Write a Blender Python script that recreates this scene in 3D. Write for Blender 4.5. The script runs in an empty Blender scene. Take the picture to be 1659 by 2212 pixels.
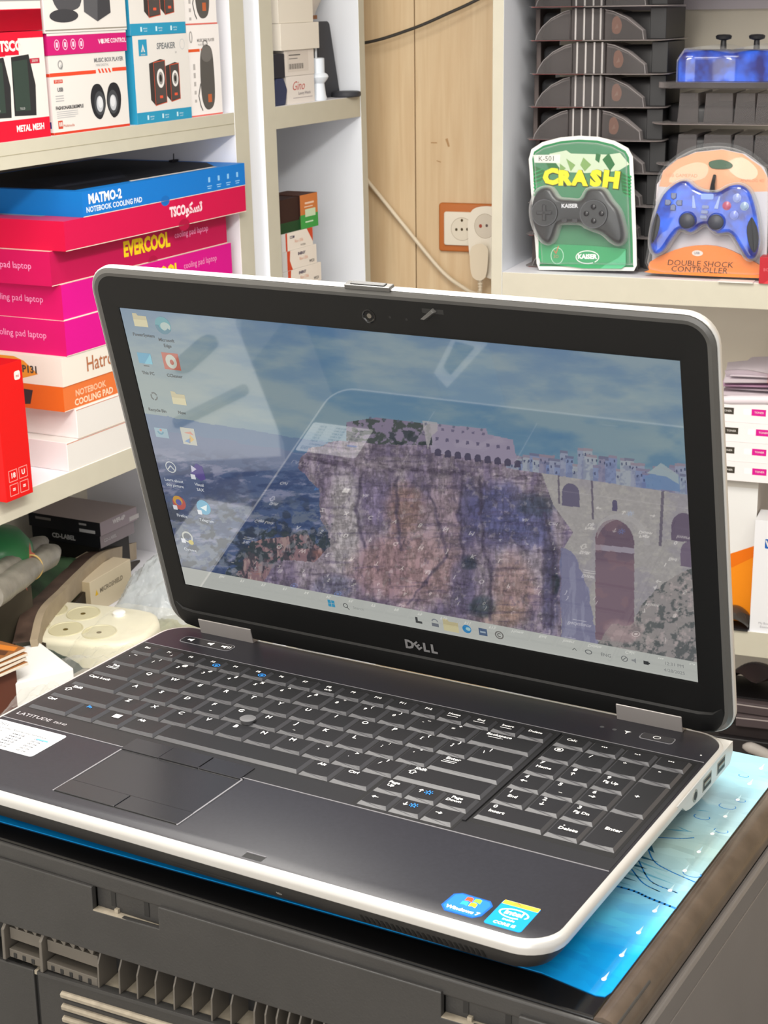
import bpy, bmesh, math, random
import numpy as np
from mathutils import Matrix, Vector

# ---------------------------------------------------------------- camera, world, lights, exposure
SC = bpy.context.scene
COL = SC.collection
ZOFF = 1000.0            # the printer top stands about a metre above the floor; everything below is in millimetres
def W3(p): return Vector((p[0] / 1000, p[1] / 1000, (p[2] + ZOFF) / 1000))

cam = bpy.data.cameras.new('camera'); camo = bpy.data.objects.new('camera', cam); COL.objects.link(camo)
SC.camera = camo
RX = (0.8676996, 0.4969213, -0.0129062); RD = (0.1343767, -0.2594806, -0.9563539); RF = (-0.4785816, 0.8280936, -0.2919259)
CAMP = (619.136, -734.031, 385.231)
FPX = 3560.72
cam.sensor_fit = 'HORIZONTAL'; cam.sensor_width = 36; cam.lens = FPX * 36 / 1659
cam.clip_start = 0.05; cam.clip_end = 50
cw = W3(CAMP)
camo.matrix_world = Matrix(((RX[0], -RD[0], -RF[0], cw[0]), (RX[1], -RD[1], -RF[1], cw[1]), (RX[2], -RD[2], -RF[2], cw[2]), (0, 0, 0, 1)))
cam.dof.use_dof = True; cam.dof.focus_distance = 1.12; cam.dof.aperture_fstop = 60

w = bpy.data.worlds.new('room_light'); SC.world = w; w.use_nodes = True
w.node_tree.nodes['Background'].inputs[0].default_value = (1.0, 0.97, 0.93, 1)
w.node_tree.nodes['Background'].inputs[1].default_value = 0.8
SC.view_settings.view_transform = 'Standard'; SC.view_settings.look = 'None'
SC.view_settings.exposure = 0.08; SC.view_settings.gamma = 1.0; SC.view_settings.use_curve_mapping = False

def area(name, loc, target, sx, sy, power, col=(1, 0.96, 0.9)):
    l = bpy.data.lights.new(name, 'AREA'); l.shape = 'RECTANGLE'; l.size = sx; l.size_y = sy; l.energy = power; l.color = col
    o = bpy.data.objects.new(name, l); COL.objects.link(o); p = W3(loc); o.location = p
    o.rotation_euler = (W3(target) - p).to_track_quat('-Z', 'Y').to_euler()
    return o
area('ceiling_and_fill_light', (-180, 250, 1480), (-300, 700, 0), 0.8, 0.8, 20)
area('rail_light', (-30, 200, 684), (-30, 200, 0), 0.12, 1.3, 20)
area('ceiling_and_fill_light', (900, 150, 1480), (100, 900, 0), 1.2, 0.6, 26)
area('ceiling_and_fill_light', (500, -1500, 1480), (-400, 1500, 0), 2.0, 1.0, 18)  # large soft fill from the front, put in to lift the shelf interiors
area('added_front_fill', (500, -2700, 200), (-500, 1400, -200), 2.2, 1.8, 42, (1, 0.97, 0.94))  # low fill added behind the camera to brighten the lower compartments

# ---------------------------------------------------------------- materials
def lin(h):
    if isinstance(h, str):
        h = [int(h[i:i + 2], 16) / 255 for i in (0, 2, 4)]
    return tuple(c / 12.92 if c <= 0.04045 else ((c + 0.055) / 1.055) ** 2.4 for c in h)
MATS = {}
def mat(name, col, rough=0.5, metal=0.0, noise=0.0, nscale=40.0, bump=0.0, bscale=200.0, coat=0.0, stretch=None, spec=0.5, emit=0.0):
    m = bpy.data.materials.new(name); m.use_nodes = True; nt = m.node_tree; b = nt.nodes['Principled BSDF']
    c = lin(col); b.inputs['Base Color'].default_value = (*c, 1); b.inputs['Roughness'].default_value = rough
    b.inputs['Metallic'].default_value = metal; b.inputs['Coat Weight'].default_value = coat; b.inputs['Coat Roughness'].default_value = 0.05
    b.inputs['Specular IOR Level'].default_value = spec
    if emit: b.inputs['Emission Color'].default_value = (*c, 1); b.inputs['Emission Strength'].default_value = emit
    if noise or bump:
        tc = nt.nodes.new('ShaderNodeTexCoord'); mp = nt.nodes.new('ShaderNodeMapping'); nt.links.new(tc.outputs['Object'], mp.inputs[0])
        if stretch: mp.inputs['Scale'].default_value = stretch
    if noise:
        n = nt.nodes.new('ShaderNodeTexNoise'); n.inputs['Scale'].default_value = nscale; n.inputs['Detail'].default_value = 5
        nt.links.new(mp.outputs[0], n.inputs['Vector'])
        r = nt.nodes.new('ShaderNodeValToRGB'); nt.links.new(n.outputs['Fac'], r.inputs[0])
        r.color_ramp.elements[0].position = 0.3; r.color_ramp.elements[1].position = 0.7
        r.color_ramp.elements[0].color = (*[x * (1 - noise) for x in c], 1); r.color_ramp.elements[1].color = (*[min(1, x * (1 + noise)) for x in c], 1)
        nt.links.new(r.outputs[0], b.inputs['Base Color'])
    if bump:
        n2 = nt.nodes.new('ShaderNodeTexNoise'); n2.inputs['Scale'].default_value = bscale; n2.inputs['Detail'].default_value = 3
        nt.links.new(mp.outputs[0], n2.inputs['Vector'])
        bp = nt.nodes.new('ShaderNodeBump'); bp.inputs['Strength'].default_value = bump; bp.inputs['Distance'].default_value = 0.001
        nt.links.new(n2.outputs['Fac'], bp.inputs['Height']); nt.links.new(bp.outputs[0], b.inputs['Normal'])
    MATS[name] = m
    return m
def clear(name, col='ffffff', mixf=0.12, rough=0.05, tint='ffffff', bump=0.0, edge=0.6):
    m = bpy.data.materials.new(name); m.use_nodes = True; nt = m.node_tree; nt.nodes.clear()
    out = nt.nodes.new('ShaderNodeOutputMaterial'); mx = nt.nodes.new('ShaderNodeMixShader'); tr = nt.nodes.new('ShaderNodeBsdfTransparent')
    gl = nt.nodes.new('ShaderNodeBsdfPrincipled'); gl.inputs['Base Color'].default_value = (*lin(col), 1); gl.inputs['Roughness'].default_value = rough
    gl.inputs['Specular IOR Level'].default_value = 0.7
    tr.inputs[0].default_value = (*lin(tint), 1)
    lw = nt.nodes.new('ShaderNodeLayerWeight'); lw.inputs[0].default_value = 0.35
    mr = nt.nodes.new('ShaderNodeMapRange'); mr.inputs['To Min'].default_value = mixf; mr.inputs['To Max'].default_value = min(1, mixf + edge)
    nt.links.new(lw.outputs['Facing'], mr.inputs['Value']); nt.links.new(mr.outputs[0], mx.inputs[0])
    nt.links.new(tr.outputs[0], mx.inputs[1]); nt.links.new(gl.outputs[0], mx.inputs[2]); nt.links.new(mx.outputs[0], out.inputs[0])
    if bump:
        n2 = nt.nodes.new('ShaderNodeTexNoise'); n2.inputs['Scale'].default_value = 60; bp = nt.nodes.new('ShaderNodeBump'); bp.inputs['Strength'].default_value = bump
        bp.inputs['Distance'].default_value = 0.004
        tc = nt.nodes.new('ShaderNodeTexCoord'); nt.links.new(tc.outputs['Object'], n2.inputs['Vector'])
        nt.links.new(n2.outputs['Fac'], bp.inputs['Height']); nt.links.new(bp.outputs[0], gl.inputs['Normal'])
    MATS[name] = m
    return m
_flat = {}
def C(h, rough=0.5):
    k = (h, rough)
    if k not in _flat: _flat[k] = mat('print_' + h, h, rough)
    return _flat[k]

# ---------------------------------------------------------------- mesh builder
LOC = {}
class MB:
    def __init__(s): s.v = []; s.f = []; s.mi = []; s.mats = []; s.M = Matrix.Identity(4)
    def mid(s, m):
        if m not in s.mats: s.mats.append(m)
        return s.mats.index(m)
    def add(s, verts, faces, m, M=None):
        T = s.M @ M if M is not None else s.M
        o = len(s.v); s.v += [T @ Vector(p) for p in verts]
        k = s.mid(m)
        for f in faces: s.f.append(tuple(i + o for i in f)); s.mi.append(k)
    def box(s, x0, x1, y0, y1, z0, z1, m, fm=None, M=None):
        V = [(x0, y0, z0), (x1, y0, z0), (x1, y1, z0), (x0, y1, z0), (x0, y0, z1), (x1, y0, z1), (x1, y1, z1), (x0, y1, z1)]
        F = dict(b=(0, 3, 2, 1), t=(4, 5, 6, 7), f=(0, 1, 5, 4), r=(1, 2, 6, 5), k=(2, 3, 7, 6), l=(3, 0, 4, 7))
        o = len(s.v); T = s.M @ M if M is not None else s.M
        s.v += [T @ Vector(p) for p in V]
        for k, q in F.items(): s.f.append(tuple(i + o for i in q)); s.mi.append(s.mid((fm or {}).get(k, m)))
    def frus(s, r0, z0, r1, z1, m, side=None):           # r = (x0,x1,y0,y1) bottom and top rectangles
        V = [(r0[0], r0[2], z0), (r0[1], r0[2], z0), (r0[1], r0[3], z0), (r0[0], r0[3], z0), (r1[0], r1[2], z1), (r1[1], r1[2], z1), (r1[1], r1[3], z1), (r1[0], r1[3], z1)]
        s.add(V, [(4, 5, 6, 7), (0, 3, 2, 1)], m); s.add(V, [(0, 1, 5, 4), (1, 2, 6, 5), (2, 3, 7, 6), (3, 0, 4, 7)], side or m)
    def loft(s, rings, m, cap0=True, cap1=True, M=None, closed=True):
        n = len(rings[0]); V = [p for r in rings for p in r]; F = []
        for i in range(len(rings) - 1):
            for j in range(n if closed else n - 1):
                a = i * n + j; b = i * n + (j + 1) % n; F.append((a, b, b + n, a + n))
        if cap0: F.append(tuple(reversed(range(n))))
        if cap1: F.append(tuple(range((len(rings) - 1) * n, len(rings) * n)))
        s.add(V, F, m, M)
    def prism(s, pts, z0, z1, m, M=None):
        s.loft([[(x, y, z0) for x, y in pts], [(x, y, z1) for x, y in pts]], m, M=M)
    def cyl(s, c, r, z0, z1, m, n=24, r1=None, M=None):
        r1 = r if r1 is None else r1
        s.loft([[(c[0] + q * math.cos(2 * math.pi * i / n), c[1] + q * math.sin(2 * math.pi * i / n), z) for i in range(n)] for q, z in ((r, z0), (r1, z1))], m, M=M)
    def lathe(s, prof, m, n=32, M=None, sx=1, sy=1):
        s.loft([[(sx * r * math.cos(2 * math.pi * i / n), sy * r * math.sin(2 * math.pi * i / n), z) for i in range(n)] for r, z in prof], m, M=M)
    def tube(s, pts, r, m, n=8, M=None):
        P = [Vector(p) for p in pts]; rings = []
        for i, p in enumerate(P):
            t = (P[min(i + 1, len(P) - 1)] - P[max(i - 1, 0)]).normalized()
            a = t.cross(Vector((0.13, 0.21, 1))).normalized(); b = t.cross(a)
            rr = r[i] if isinstance(r, (list, tuple)) else r
            rings.append([tuple(p + rr * (math.cos(2 * math.pi * k / n) * a + math.sin(2 * math.pi * k / n) * b)) for k in range(n)])
        s.loft(rings, m, M=M)
    def grid(s, fn, nu, nv, m, M=None):
        V = [fn(i / nu, j / nv) for j in range(nv + 1) for i in range(nu + 1)]
        F = [(j * (nu + 1) + i, j * (nu + 1) + i + 1, (j + 1) * (nu + 1) + i + 1, (j + 1) * (nu + 1) + i) for j in range(nv) for i in range(nu)]
        s.add(V, F, m, M)
    def build(s, name, parent=None, smooth=None, bevel=None, loc=None, segs=2):
        if parent is not None: o0 = LOC[parent.name].copy()
        elif loc is not None: o0 = Vector(loc)
        else:
            xs = [p.x for p in s.v]; ys = [p.y for p in s.v]; zs = [p.z for p in s.v]
            o0 = Vector(((min(xs) + max(xs)) / 2, (min(ys) + max(ys)) / 2, min(zs)))
        me = bpy.data.meshes.new(name); me.from_pydata([tuple((p - o0) / 1000) for p in s.v], [], s.f)
        for m in s.mats: me.materials.append(m)
        me.polygons.foreach_set('material_index', s.mi)
        o = bpy.data.objects.new(name, me); COL.objects.link(o)
        if smooth is not None:
            me.polygons.foreach_set('use_smooth', [True] * len(me.polygons))
            me.set_sharp_from_angle(angle=math.radians(smooth))
        me.update()
        if parent is not None: o.parent = parent; LOC[o.name] = o0
        else: o.location = W3(o0); LOC[o.name] = o0
        if bevel:
            bv = o.modifiers.new('edge_rounding', 'BEVEL'); bv.width = bevel / 1000; bv.segments = segs; bv.limit_method = 'ANGLE'; bv.angle_limit = math.radians(40)
            bv.harden_normals = False
        return o
def tag(o, label, cat, group=None):
    o['label'] = label; o['category'] = cat
    if group: o['group'] = group
    return o
def struct(o): o['kind'] = 'structure'; return o
def empty(name, loc, label=None, cat=None, group=None):
    o = bpy.data.objects.new(name, None); COL.objects.link(o); o.location = W3(loc); o.empty_display_size = 0.05
    LOC[o.name] = Vector(loc)
    if label: tag(o, label, cat, group)
    return o
def copy_tree(o, parent=None):
    c = o.copy(); COL.objects.link(c)
    if parent is not None: c.parent = parent
    for ch in list(o.children): copy_tree(ch, c)
    return c

# ---------------------------------------------------------------- lettering and flat print
_tx = {}
def glyph(st, off=0.0, ax='CENTER'):
    k = (st, off, ax)
    if k not in _tx:
        cu = bpy.data.curves.new('lettering', 'FONT'); cu.body = st; cu.size = 1; cu.align_x = ax; cu.align_y = 'CENTER'; cu.resolution_u = 2; cu.offset = off
        ob = bpy.data.objects.new('lettering', cu); me = bpy.data.meshes.new_from_object(ob)
        _tx[k] = ([tuple(v.co) for v in me.vertices], [tuple(p.vertices) for p in me.polygons])
        bpy.data.objects.remove(ob); bpy.data.meshes.remove(me); bpy.data.curves.remove(cu)
    return _tx[k]
class Art:
    """prints flat shapes on one face of a thing: M maps (u, v, out) to the builder's space"""
    def __init__(s, mb, M, step=0.12): s.mb = mb; s.M = M; s.st = step
    def poly(s, pts, m, l=1): s.mb.add([(x, y, l * s.st) for x, y in pts], [tuple(range(len(pts)))], m, s.M)
    def rect(s, x, y, w, h, m, l=1, rot=0):
        c, q = math.cos(rot), math.sin(rot)
        s.poly([(x + a * c - b * q, y + a * q + b * c) for a, b in ((0, 0), (w, 0), (w, h), (0, h))], m, l)
    def rrect(s, x, y, w, h, r, m, l=1): s.poly(rr2(x, x + w, y, y + h, r, 4), m, l)
    def ell(s, x, y, rx, ry, m, l=1, n=28): s.poly([(x + rx * math.cos(2 * math.pi * i / n), y + ry * math.sin(2 * math.pi * i / n)) for i in range(n)], m, l)
    def ring(s, x, y, rx, ry, t, m, l=1, a0=0, a1=360, n=32):
        V = []; 
        for i in range(n + 1):
            a = math.radians(a0 + (a1 - a0) * i / n)
            V += [(x + rx * math.cos(a), y + ry * math.sin(a), l * s.st), (x + (rx - t) * math.cos(a), y + (ry - t) * math.sin(a), l * s.st)]
        s.mb.add(V, [(2 * i, 2 * i + 2, 2 * i + 3, 2 * i + 1) for i in range(n)], m, s.M)
    def line(s, pts, w, m, l=1):
        for (x0, y0), (x1, y1) in zip(pts, pts[1:]):
            d = math.hypot(x1 - x0, y1 - y0) or 1; nx, ny = -(y1 - y0) / d * w / 2, (x1 - x0) / d * w / 2
            ex, ey = (x1 - x0) / d * w / 3, (y1 - y0) / d * w / 3
            s.poly([(x0 - ex + nx, y0 - ey + ny), (x0 - ex - nx, y0 - ey - ny), (x1 + ex - nx, y1 + ey - ny), (x1 + ex + nx, y1 + ey + ny)], m, l)
    def txt(s, st, x, y, size, m, l=2, bold=0.0, ax='CENTER', sx=1.0, rot=0.0, shear=0.0):
        v, f = glyph(st, bold, ax); c, q = math.cos(rot), math.sin(rot)
        P = [((a + shear * b) * size * sx, b * size) for a, b, _ in v]
        s.mb.add([(x + a * c - b * q, y + a * q + b * c, l * s.st) for a, b in P], f, m, s.M)
def rr2(x0, x1, y0, y1, r, n=6):
    P = []
    for cx, cy, a in ((x1 - r, y0 + r, -90), (x1 - r, y1 - r, 0), (x0 + r, y1 - r, 90), (x0 + r, y0 + r, 180)):
        for i in range(n + 1):
            t = math.radians(a + 90 * i / n); P.append((cx + r * math.cos(t), cy + r * math.sin(t)))
    return P
def rr3(x0, x1, y0, y1, r, z, n=6): return [(x, y, z) for x, y in rr2(x0, x1, y0, y1, r, n)]
def inset(pts, d):
    n = len(pts); out = []
    for i in range(n):
        p0, p1, p2 = pts[i - 1], pts[i], pts[(i + 1) % n]
        t = Vector((p2[0] - p0[0], p2[1] - p0[1])); t.normalize() if t.length else None
        out.append((p1[0] - t.y * d, p1[1] + t.x * d))
    return out
def smooth_poly(pts, k=4):
    """closed Catmull-Rom through the points"""
    n = len(pts); out = []
    for i in range(n):
        p = [Vector(pts[(i + j - 1) % n]) for j in range(4)]
        for q in range(k):
            t = q / k
            out.append(tuple(0.5 * ((2 * p[1]) + (-p[0] + p[2]) * t + (2 * p[0] - 5 * p[1] + 4 * p[2] - p[3]) * t * t + (-p[0] + 3 * p[1] - 3 * p[2] + p[3]) * t ** 3)))
    return out
def pillow(mb, pts, z0, z1, r, m, M=None, steps=4):
    """a flat outline (counter-clockwise) with a rounded upper edge"""
    rings = [[(x, y, z0) for x, y in pts]]
    for i in range(steps + 1):
        a = math.pi / 2 * i / steps
        rings.append([(x, y, z1 - r * (1 - math.sin(a))) for x, y in inset(pts, r * (1 - math.cos(a)))])
    mb.loft(rings, m, M=M)
def curve_pts(pts, k=8):
    P = [Vector(p) for p in pts]; P = [2 * P[0] - P[1]] + P + [2 * P[-1] - P[-2]]; out = []
    for i in range(1, len(P) - 2):
        for q in range(k):
            t = q / k; a, b, c, d = P[i - 1:i + 3]
            out.append(0.5 * ((2 * b) + (-a + c) * t + (2 * a - 5 * b + 4 * c - d) * t * t + (-a + 3 * b - 3 * c + d) * t ** 3))
    out.append(P[-2]); return out
def ccw(P): return P if sum(P[i - 1][0] * P[i][1] - P[i][0] * P[i - 1][1] for i in range(len(P))) > 0 else P[::-1]
WH = C('f2f0ee'); BK = C('1a1a1c')
# ---------------------------------------------------------------- the setting
d2 = Vector((0.98698555, 0.160809, 0)); nb = Vector((-0.160809, 0.98698555, 0)); P1 = Vector((-466.88, 1521.81, 0.86))
d1 = Vector((-0.02740352, 0.99955079, 0.01213514)); bL = Vector((-0.99961536, -0.02734948, -0.00459751)); upL = Vector((-0.00426355, -0.01225646, 0.9999158)); P0 = Vector((-788.816, 1301.015, 244.882))
def frame(o, a, b, c): return Matrix(((a[0], b[0], c[0], o[0]), (a[1], b[1], c[1], o[1]), (a[2], b[2], c[2], o[2]), (0, 0, 0, 1)))
FR = frame(P1, d2, nb, Vector((0, 0, 1)))     # right shelving: a along its face, b into its depth, c up
FL = frame(P0, d1, bL, upL)                   # left shelving
T = Matrix.Translation
def RZ(d): return Matrix.Rotation(math.radians(d), 4, 'Z')
def RXm(d): return Matrix.Rotation(math.radians(d), 4, 'X')
def RYm(d): return Matrix.Rotation(math.radians(d), 4, 'Y')

def wood_mat():
    m = bpy.data.materials.new('beech_wall_panel'); m.use_nodes = True; nt = m.node_tree; b = nt.nodes['Principled BSDF']
    b.inputs['Roughness'].default_value = 0.45
    tc = nt.nodes.new('ShaderNodeTexCoord'); mp = nt.nodes.new('ShaderNodeMapping'); mp.inputs['Scale'].default_value = (14, 14, 0.7)
    n = nt.nodes.new('ShaderNodeTexNoise'); n.inputs['Scale'].default_value = 6; n.inputs['Detail'].default_value = 8; n.inputs['Distortion'].default_value = 0.4
    r = nt.nodes.new('ShaderNodeValToRGB'); r.color_ramp.elements[0].position = 0.25; r.color_ramp.elements[1].position = 0.78
    r.color_ramp.elements[0].color = (*lin('cfb189'), 1); r.color_ramp.elements[1].color = (*lin('e2cba6'), 1)
    n2 = nt.nodes.new('ShaderNodeTexNoise'); n2.inputs['Scale'].default_value = 2.2
    mx = nt.nodes.new('ShaderNodeMix'); mx.data_type = 'RGBA'; mx.blend_type = 'MULTIPLY'; mx.inputs[0].default_value = 0.10
    nt.links.new(tc.outputs['Object'], mp.inputs[0]); nt.links.new(mp.outputs[0], n.inputs['Vector']); nt.links.new(n.outputs['Fac'], r.inputs[0])
    nt.links.new(tc.outputs['Object'], n2.inputs['Vector']); nt.links.new(r.outputs[0], mx.inputs[6]); nt.links.new(n2.outputs['Fac'], mx.inputs[7])
    nt.links.new(mx.outputs[2], b.inputs['Base Color'])
    return m
M_wood = wood_mat()
M_wall = mat('white_wall_paint', 'd9d4c8', 0.8, noise=0.04)
M_floor = mat('floor_tile', 'a49c90', 0.35, noise=0.08, nscale=6)
M_ceil = mat('ceiling_paint', 'e6e4de', 0.9)

mb = MB(); mb.box(-3600, 2600, -3000, 2700, -1010, -1000, M_floor); struct(mb.build('floor'))
mb = MB(); mb.box(-3600, 2600, -3000, 2700, 1500, 1510, M_ceil); struct(mb.build('ceiling'))
WD = 332.0                                     # the wood panelling stands this far behind the right shelving's face
mb = MB(); mb.M = FR
mb.box(-2600, 3000, WD + 8, WD + 30, -1000, 1499, M_wood)
x = -261 - 6 * 196
for k in range(18):
    mb.box(x + 0.8, x + 195.2, WD, WD + 9, -1000, 1499, M_wood); x += 196
struct(mb.build('wall_back', bevel=1.0))
mb = MB(); mb.M = FL; mb.box(-3800, 700, 345, 365, -1244, 1252, M_wall); struct(mb.build('wall_left'))

# ---------------------------------------------------------------- the laptop
M_silver = mat('silver_shell', 'c4c3c0', 0.32, metal=0.35, noise=0.02)
M_black = mat('soft_black_magnesium', '232329', 0.42, spec=0.35, noise=0.12, nscale=500, bump=0.06, bscale=2500)
M_well = mat('keyboard_bezel_black', '202022', 0.4, spec=0.4, bump=0.05, bscale=2500)
M_under = mat('underside_black', '262524', 0.55, noise=0.1, nscale=120)
M_key = mat('key_plastic', '1d1d1f', 0.42, spec=.4, bump=0.05, bscale=3000)
M_skirt = mat('key_skirt_plastic', '3b3b3e', 0.42, spec=.4)
M_leg = mat('key_legend_white', 'f4f4f2', 0.5); M_blue = mat('key_legend_blue', '2f8fe8', 0.5)
M_lid = mat('lid_bezel_black', '0c0c0c', 0.5, spec=0.25, noise=0.1, nscale=900, bump=0.05, bscale=3000)
M_lidg = mat('lid_edge_dark_grey', '4a4947', 0.28)
M_hinge = mat('hinge_cover_grey', '9c9795', 0.35, metal=0.4)
M_pad = mat('touchpad_black', '27272a', 0.22, bump=0.03, bscale=3000)
M_line = mat('chamfer_grey', '77767a', 0.3)
M_port = mat('port_black', '101010', 0.5); M_portm = mat('port_metal', '9a9a92', 0.35, metal=0.8)

LAP = empty('laptop', (178, -40, -28), 'open black and silver laptop with a cliff and bridge wallpaper, standing on the printer', 'laptop')
X0, X1, Y0, Y1 = -13.5, 368.8, -163.0, 83.0
def ring(i, z, r=20): return rr3(X0 + i, X1 - i, Y0 + i, Y1 - i, max(2, r - i), z, 8)
mb = MB(); mb.loft([ring(5, -9), ring(0.6, -8.4), ring(0, -5.5), ring(0.2, -3.4), ring(1.4, -1.9), ring(3.2, -1.6), ring(3.4, -3.2)], M_silver, cap0=True, cap1=False)
# the deeper rear corner of the right side that carries the ports
side = [(79, -2.2), (80, -9), (76, -14.5), (26, -14.6), (12, -13.2), (5.5, -11.4), (0, -7.4), (-6, -5.2), (-8, -3)]
mb.loft([[(x, y, z) for y, z in side] for x in (352.0, 368.75)][::-1], M_silver)
mb.build('side_rim', LAP, smooth=50)
UP = frame((0, Y0 + 3.5, -13), (1, 0, 0), (0, -.541, .841), (0, -.841, -.541))
mb = MB(); mb.loft([ring(1.6, -8.6), ring(3.5, -13), ring(8.5, -20, 24), ring(18.8, -27.2, 28)][::-1], M_under)
for fx, fy in ((30, -125), (325, -125), (30, 50), (325, 50)): mb.cyl((fx, fy), 9, -28, -25.6, M_port)
for k in range(24):
    Art(mb, UP, 0.12).poly([(271 + 2.7 * k, -7), (272.3 + 2.7 * k, -7), (272.3 + 2.7 * k, -0.5), (271 + 2.7 * k, -0.5)], M_port)
art = Art(mb, UP, 0.12)
art.line([(160, -0.5), (162, -3.5), (205, -4)], 0.4, C('3c3b3a'))
art.txt('SD', 226, -3, 2.6, C('b5b2aa'), l=2)
mb.build('bottom_case', LAP, smooth=40)

zt = -1.5
mb = MB(); mb.loft([ring(3.2, -4, 20), ring(3.4, zt - 0.3, 20), ring(3.9, zt, 20)], M_black, cap0=True)
mb.build('palm_rest', LAP, smooth=50)
# keyboard surround with its groove lines
mb = MB(); mb.box(-9, 364.2, -87.5, 43.5, zt, zt + 0.25, M_well)
mb.box(-7.5, 281.2, -71.5 + 0, 40.6, zt + 0.26, zt + 0.34, M_port)
mb.box(223, 281.2, -87, -71.4, zt + 0.26, zt + 0.34, M_port)
mb.box(283.2, 361.8, -75.5, 40.6, zt + 0.26, zt + 0.34, M_port)
mb.box(281.2, 283.2, -76, 41.2, zt + 0.26, zt + 1.2, M_well)
mb.box(-9, 364.5, 43.5, 44.0, zt, zt + 0.4, M_line); mb.box(-9, 364.5, -88.2, -87.6, zt, zt + 0.3, M_line)
KF = mb.build('keyboard_frame', LAP, bevel=0.2)
a_top = lambda mb, z: Art(mb, T((0, 0, z)), 0.03)
mb = MB(); art = a_top(mb, zt + 0.3); art.txt('LATITUDE', 7.0, -80.0, 4.9, C('a09c9f'), l=1, sx=1.12); art.txt('E6540', 26.6, -80.3, 3.3, C('a09c9f'), l=1, sx=1.1)
mb.build('model_lettering', LAP)

U = 19.05; OX = -5.9
KZ0, KZ1 = -3.4 + 2.2, 0.15
def key(x0, x1, y0, y1, legends, slope=1.6):
    mb = MB(); g = 0.45
    x0 += g; x1 -= g; y0 += g; y1 -= g
    nx = 5; ts = (x0 + slope, x1 - slope, y0 + 2.3, y1 - 0.9)
    # dished cap: grid top with a slight cylinder dip
    def top(i, j):
        u = i; x = ts[0] + (ts[1] - ts[0]) * u; y = ts[2] + (ts[3] - ts[2]) * j
        return (x, y, KZ1 - 0.35 * (1 - (2 * u - 1) ** 2) * (1 if x1 - x0 < 25 else 0.3))
    mb.grid(top, 6, 1, M_key)
    B = [(x0, y0, KZ0), (x1, y0, KZ0), (x1, y1, KZ0), (x0, y1, KZ0)]; TT = [(ts[0], ts[2], KZ1), (ts[1], ts[2], KZ1), (ts[1], ts[3], KZ1), (ts[0], ts[3], KZ1)]
    fr = [B[0]] + [B[1]] + [top(1 - i / 6, 0) for i in range(7)]
    mb.add(fr, [tuple(range(len(fr)))], M_skirt)
    bk = [B[2], B[3]] + [top(i / 6, 1) for i in range(7)]
    mb.add(bk, [tuple(range(len(bk)))], M_skirt)
    mb.add([B[1], B[2], TT[2], TT[1]], [(0, 1, 2, 3)], M_skirt); mb.add([B[3], B[0], TT[0], TT[3]], [(0, 1, 2, 3)], M_skirt)
    mb.add([(x, y, KZ0 - 0.1) for x, y, z in B], [(3, 2, 1, 0)], M_key)
    k = mb.build('key', LAP)
    if legends:
        lm = MB(); art = Art(lm, T((0, 0, KZ1 + 0.04)), 0.02)
        for L in legends:
            st, lx, ly, sz = L[:4]; m = L[4] if len(L) > 4 else M_leg
            if st == 'WIN':
                for dx in (0, 2.5):
                    for dy in (0, 2.3): art.poly([(x0 + lx + dx - 2.6, y1 + ly + dy - 2.4), (x0 + lx + dx - 0.3, y1 + ly + dy - 2.5), (x0 + lx + dx - 0.3, y1 + ly + dy - 0.3), (x0 + lx + dx - 2.6, y1 + ly + dy - 0.3)], m)
            elif st == 'UPARROW':
                cx, cy = x0 + lx, y1 + ly; art.line([(cx - 1, cy - 2), (cx - 1, cy), (cx - 2.3, cy), (cx, cy + 2.4), (cx + 2.3, cy), (cx + 1, cy), (cx + 1, cy - 2), (cx - 1, cy - 2)], 0.45, m)
            elif st in ('A>', 'A<', 'A^', 'Av'):
                cx, cy = x0 + lx, y1 + ly; dx, dy = {'A>': (1, 0), 'A<': (-1, 0), 'A^': (0, 1), 'Av': (0, -1)}[st]
                art.line([(cx - 1.6 * dx, cy - 1.6 * dy), (cx + 1.6 * dx, cy + 1.6 * dy)], 0.5, m)
                art.line([(cx + 0.5 * dx - dy, cy + 0.5 * dy - dx), (cx + 1.8 * dx, cy + 1.8 * dy), (cx + 0.5 * dx + dy, cy + 0.5 * dy + dx)], 0.5, m)
            elif st == 'BAR': art.rect(x0 + lx - sz / 2, y1 + ly, sz, 0.45, m)
            elif st == 'LOCK': art.ring(x0 + lx, y1 + ly, 2.6, 2.2, 0.5, m, n=16); art.ell(x0 + lx, y1 + ly, 1.1, 0.9, m, n=12)
            elif st == 'SUN': art.ring(x0 + lx, y1 + ly, 1.3, 1.3, 0.5, m, n=12); [art.ell(x0 + lx + 2.1 * math.cos(q), y1 + ly + 2.1 * math.sin(q), 0.4, 0.4, m, n=6) for q in np.linspace(0, 6.28, 8)[:-1]]
            else: art.txt(st, x0 + lx, y1 + ly, sz, m, l=1, bold=0.018)
        lo = lm.build('legend', LAP); lo.parent = k
    return k
S1 = 4.9
def letter(c): return [(c, 5.3, -4.6, S1)]
def two(a, b): return [(a, 7.6, -3.0, 3.8), (b, 5.0, -6.9, 3.8)]
def row(y, items, x=0):
    for it in items:
        wd, lg = it; key(OX + x * U, OX + (x + wd) * U, y - 14.15, y + 4.9, lg); x += wd
YN, YQ, YA, YZ, YB = 19.1, 0, -19.1, -38.2, -57.3
row(YN, [(1, two('~', '`'))] + [(1, two(a, b)) for a, b in zip('!@#$%^&*()_+', '1234567890-=')] + [(2, [('Backspace', 13, -3.6, 3.7), ('BAR', 12, -7.0, 9)])])
row(YQ, [(1.5, [('Tab', 7.5, -3.4, 3.6), ('BAR', 7.5, -6.4, 8), ('BAR', 7.5, -8.0, 8)])] + [(1, letter(c)) for c in 'QWERTYUIOP'] + [(1, two('{', '[')), (1, two('}', ']')), (1.5, two('|', '\\'))])
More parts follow.
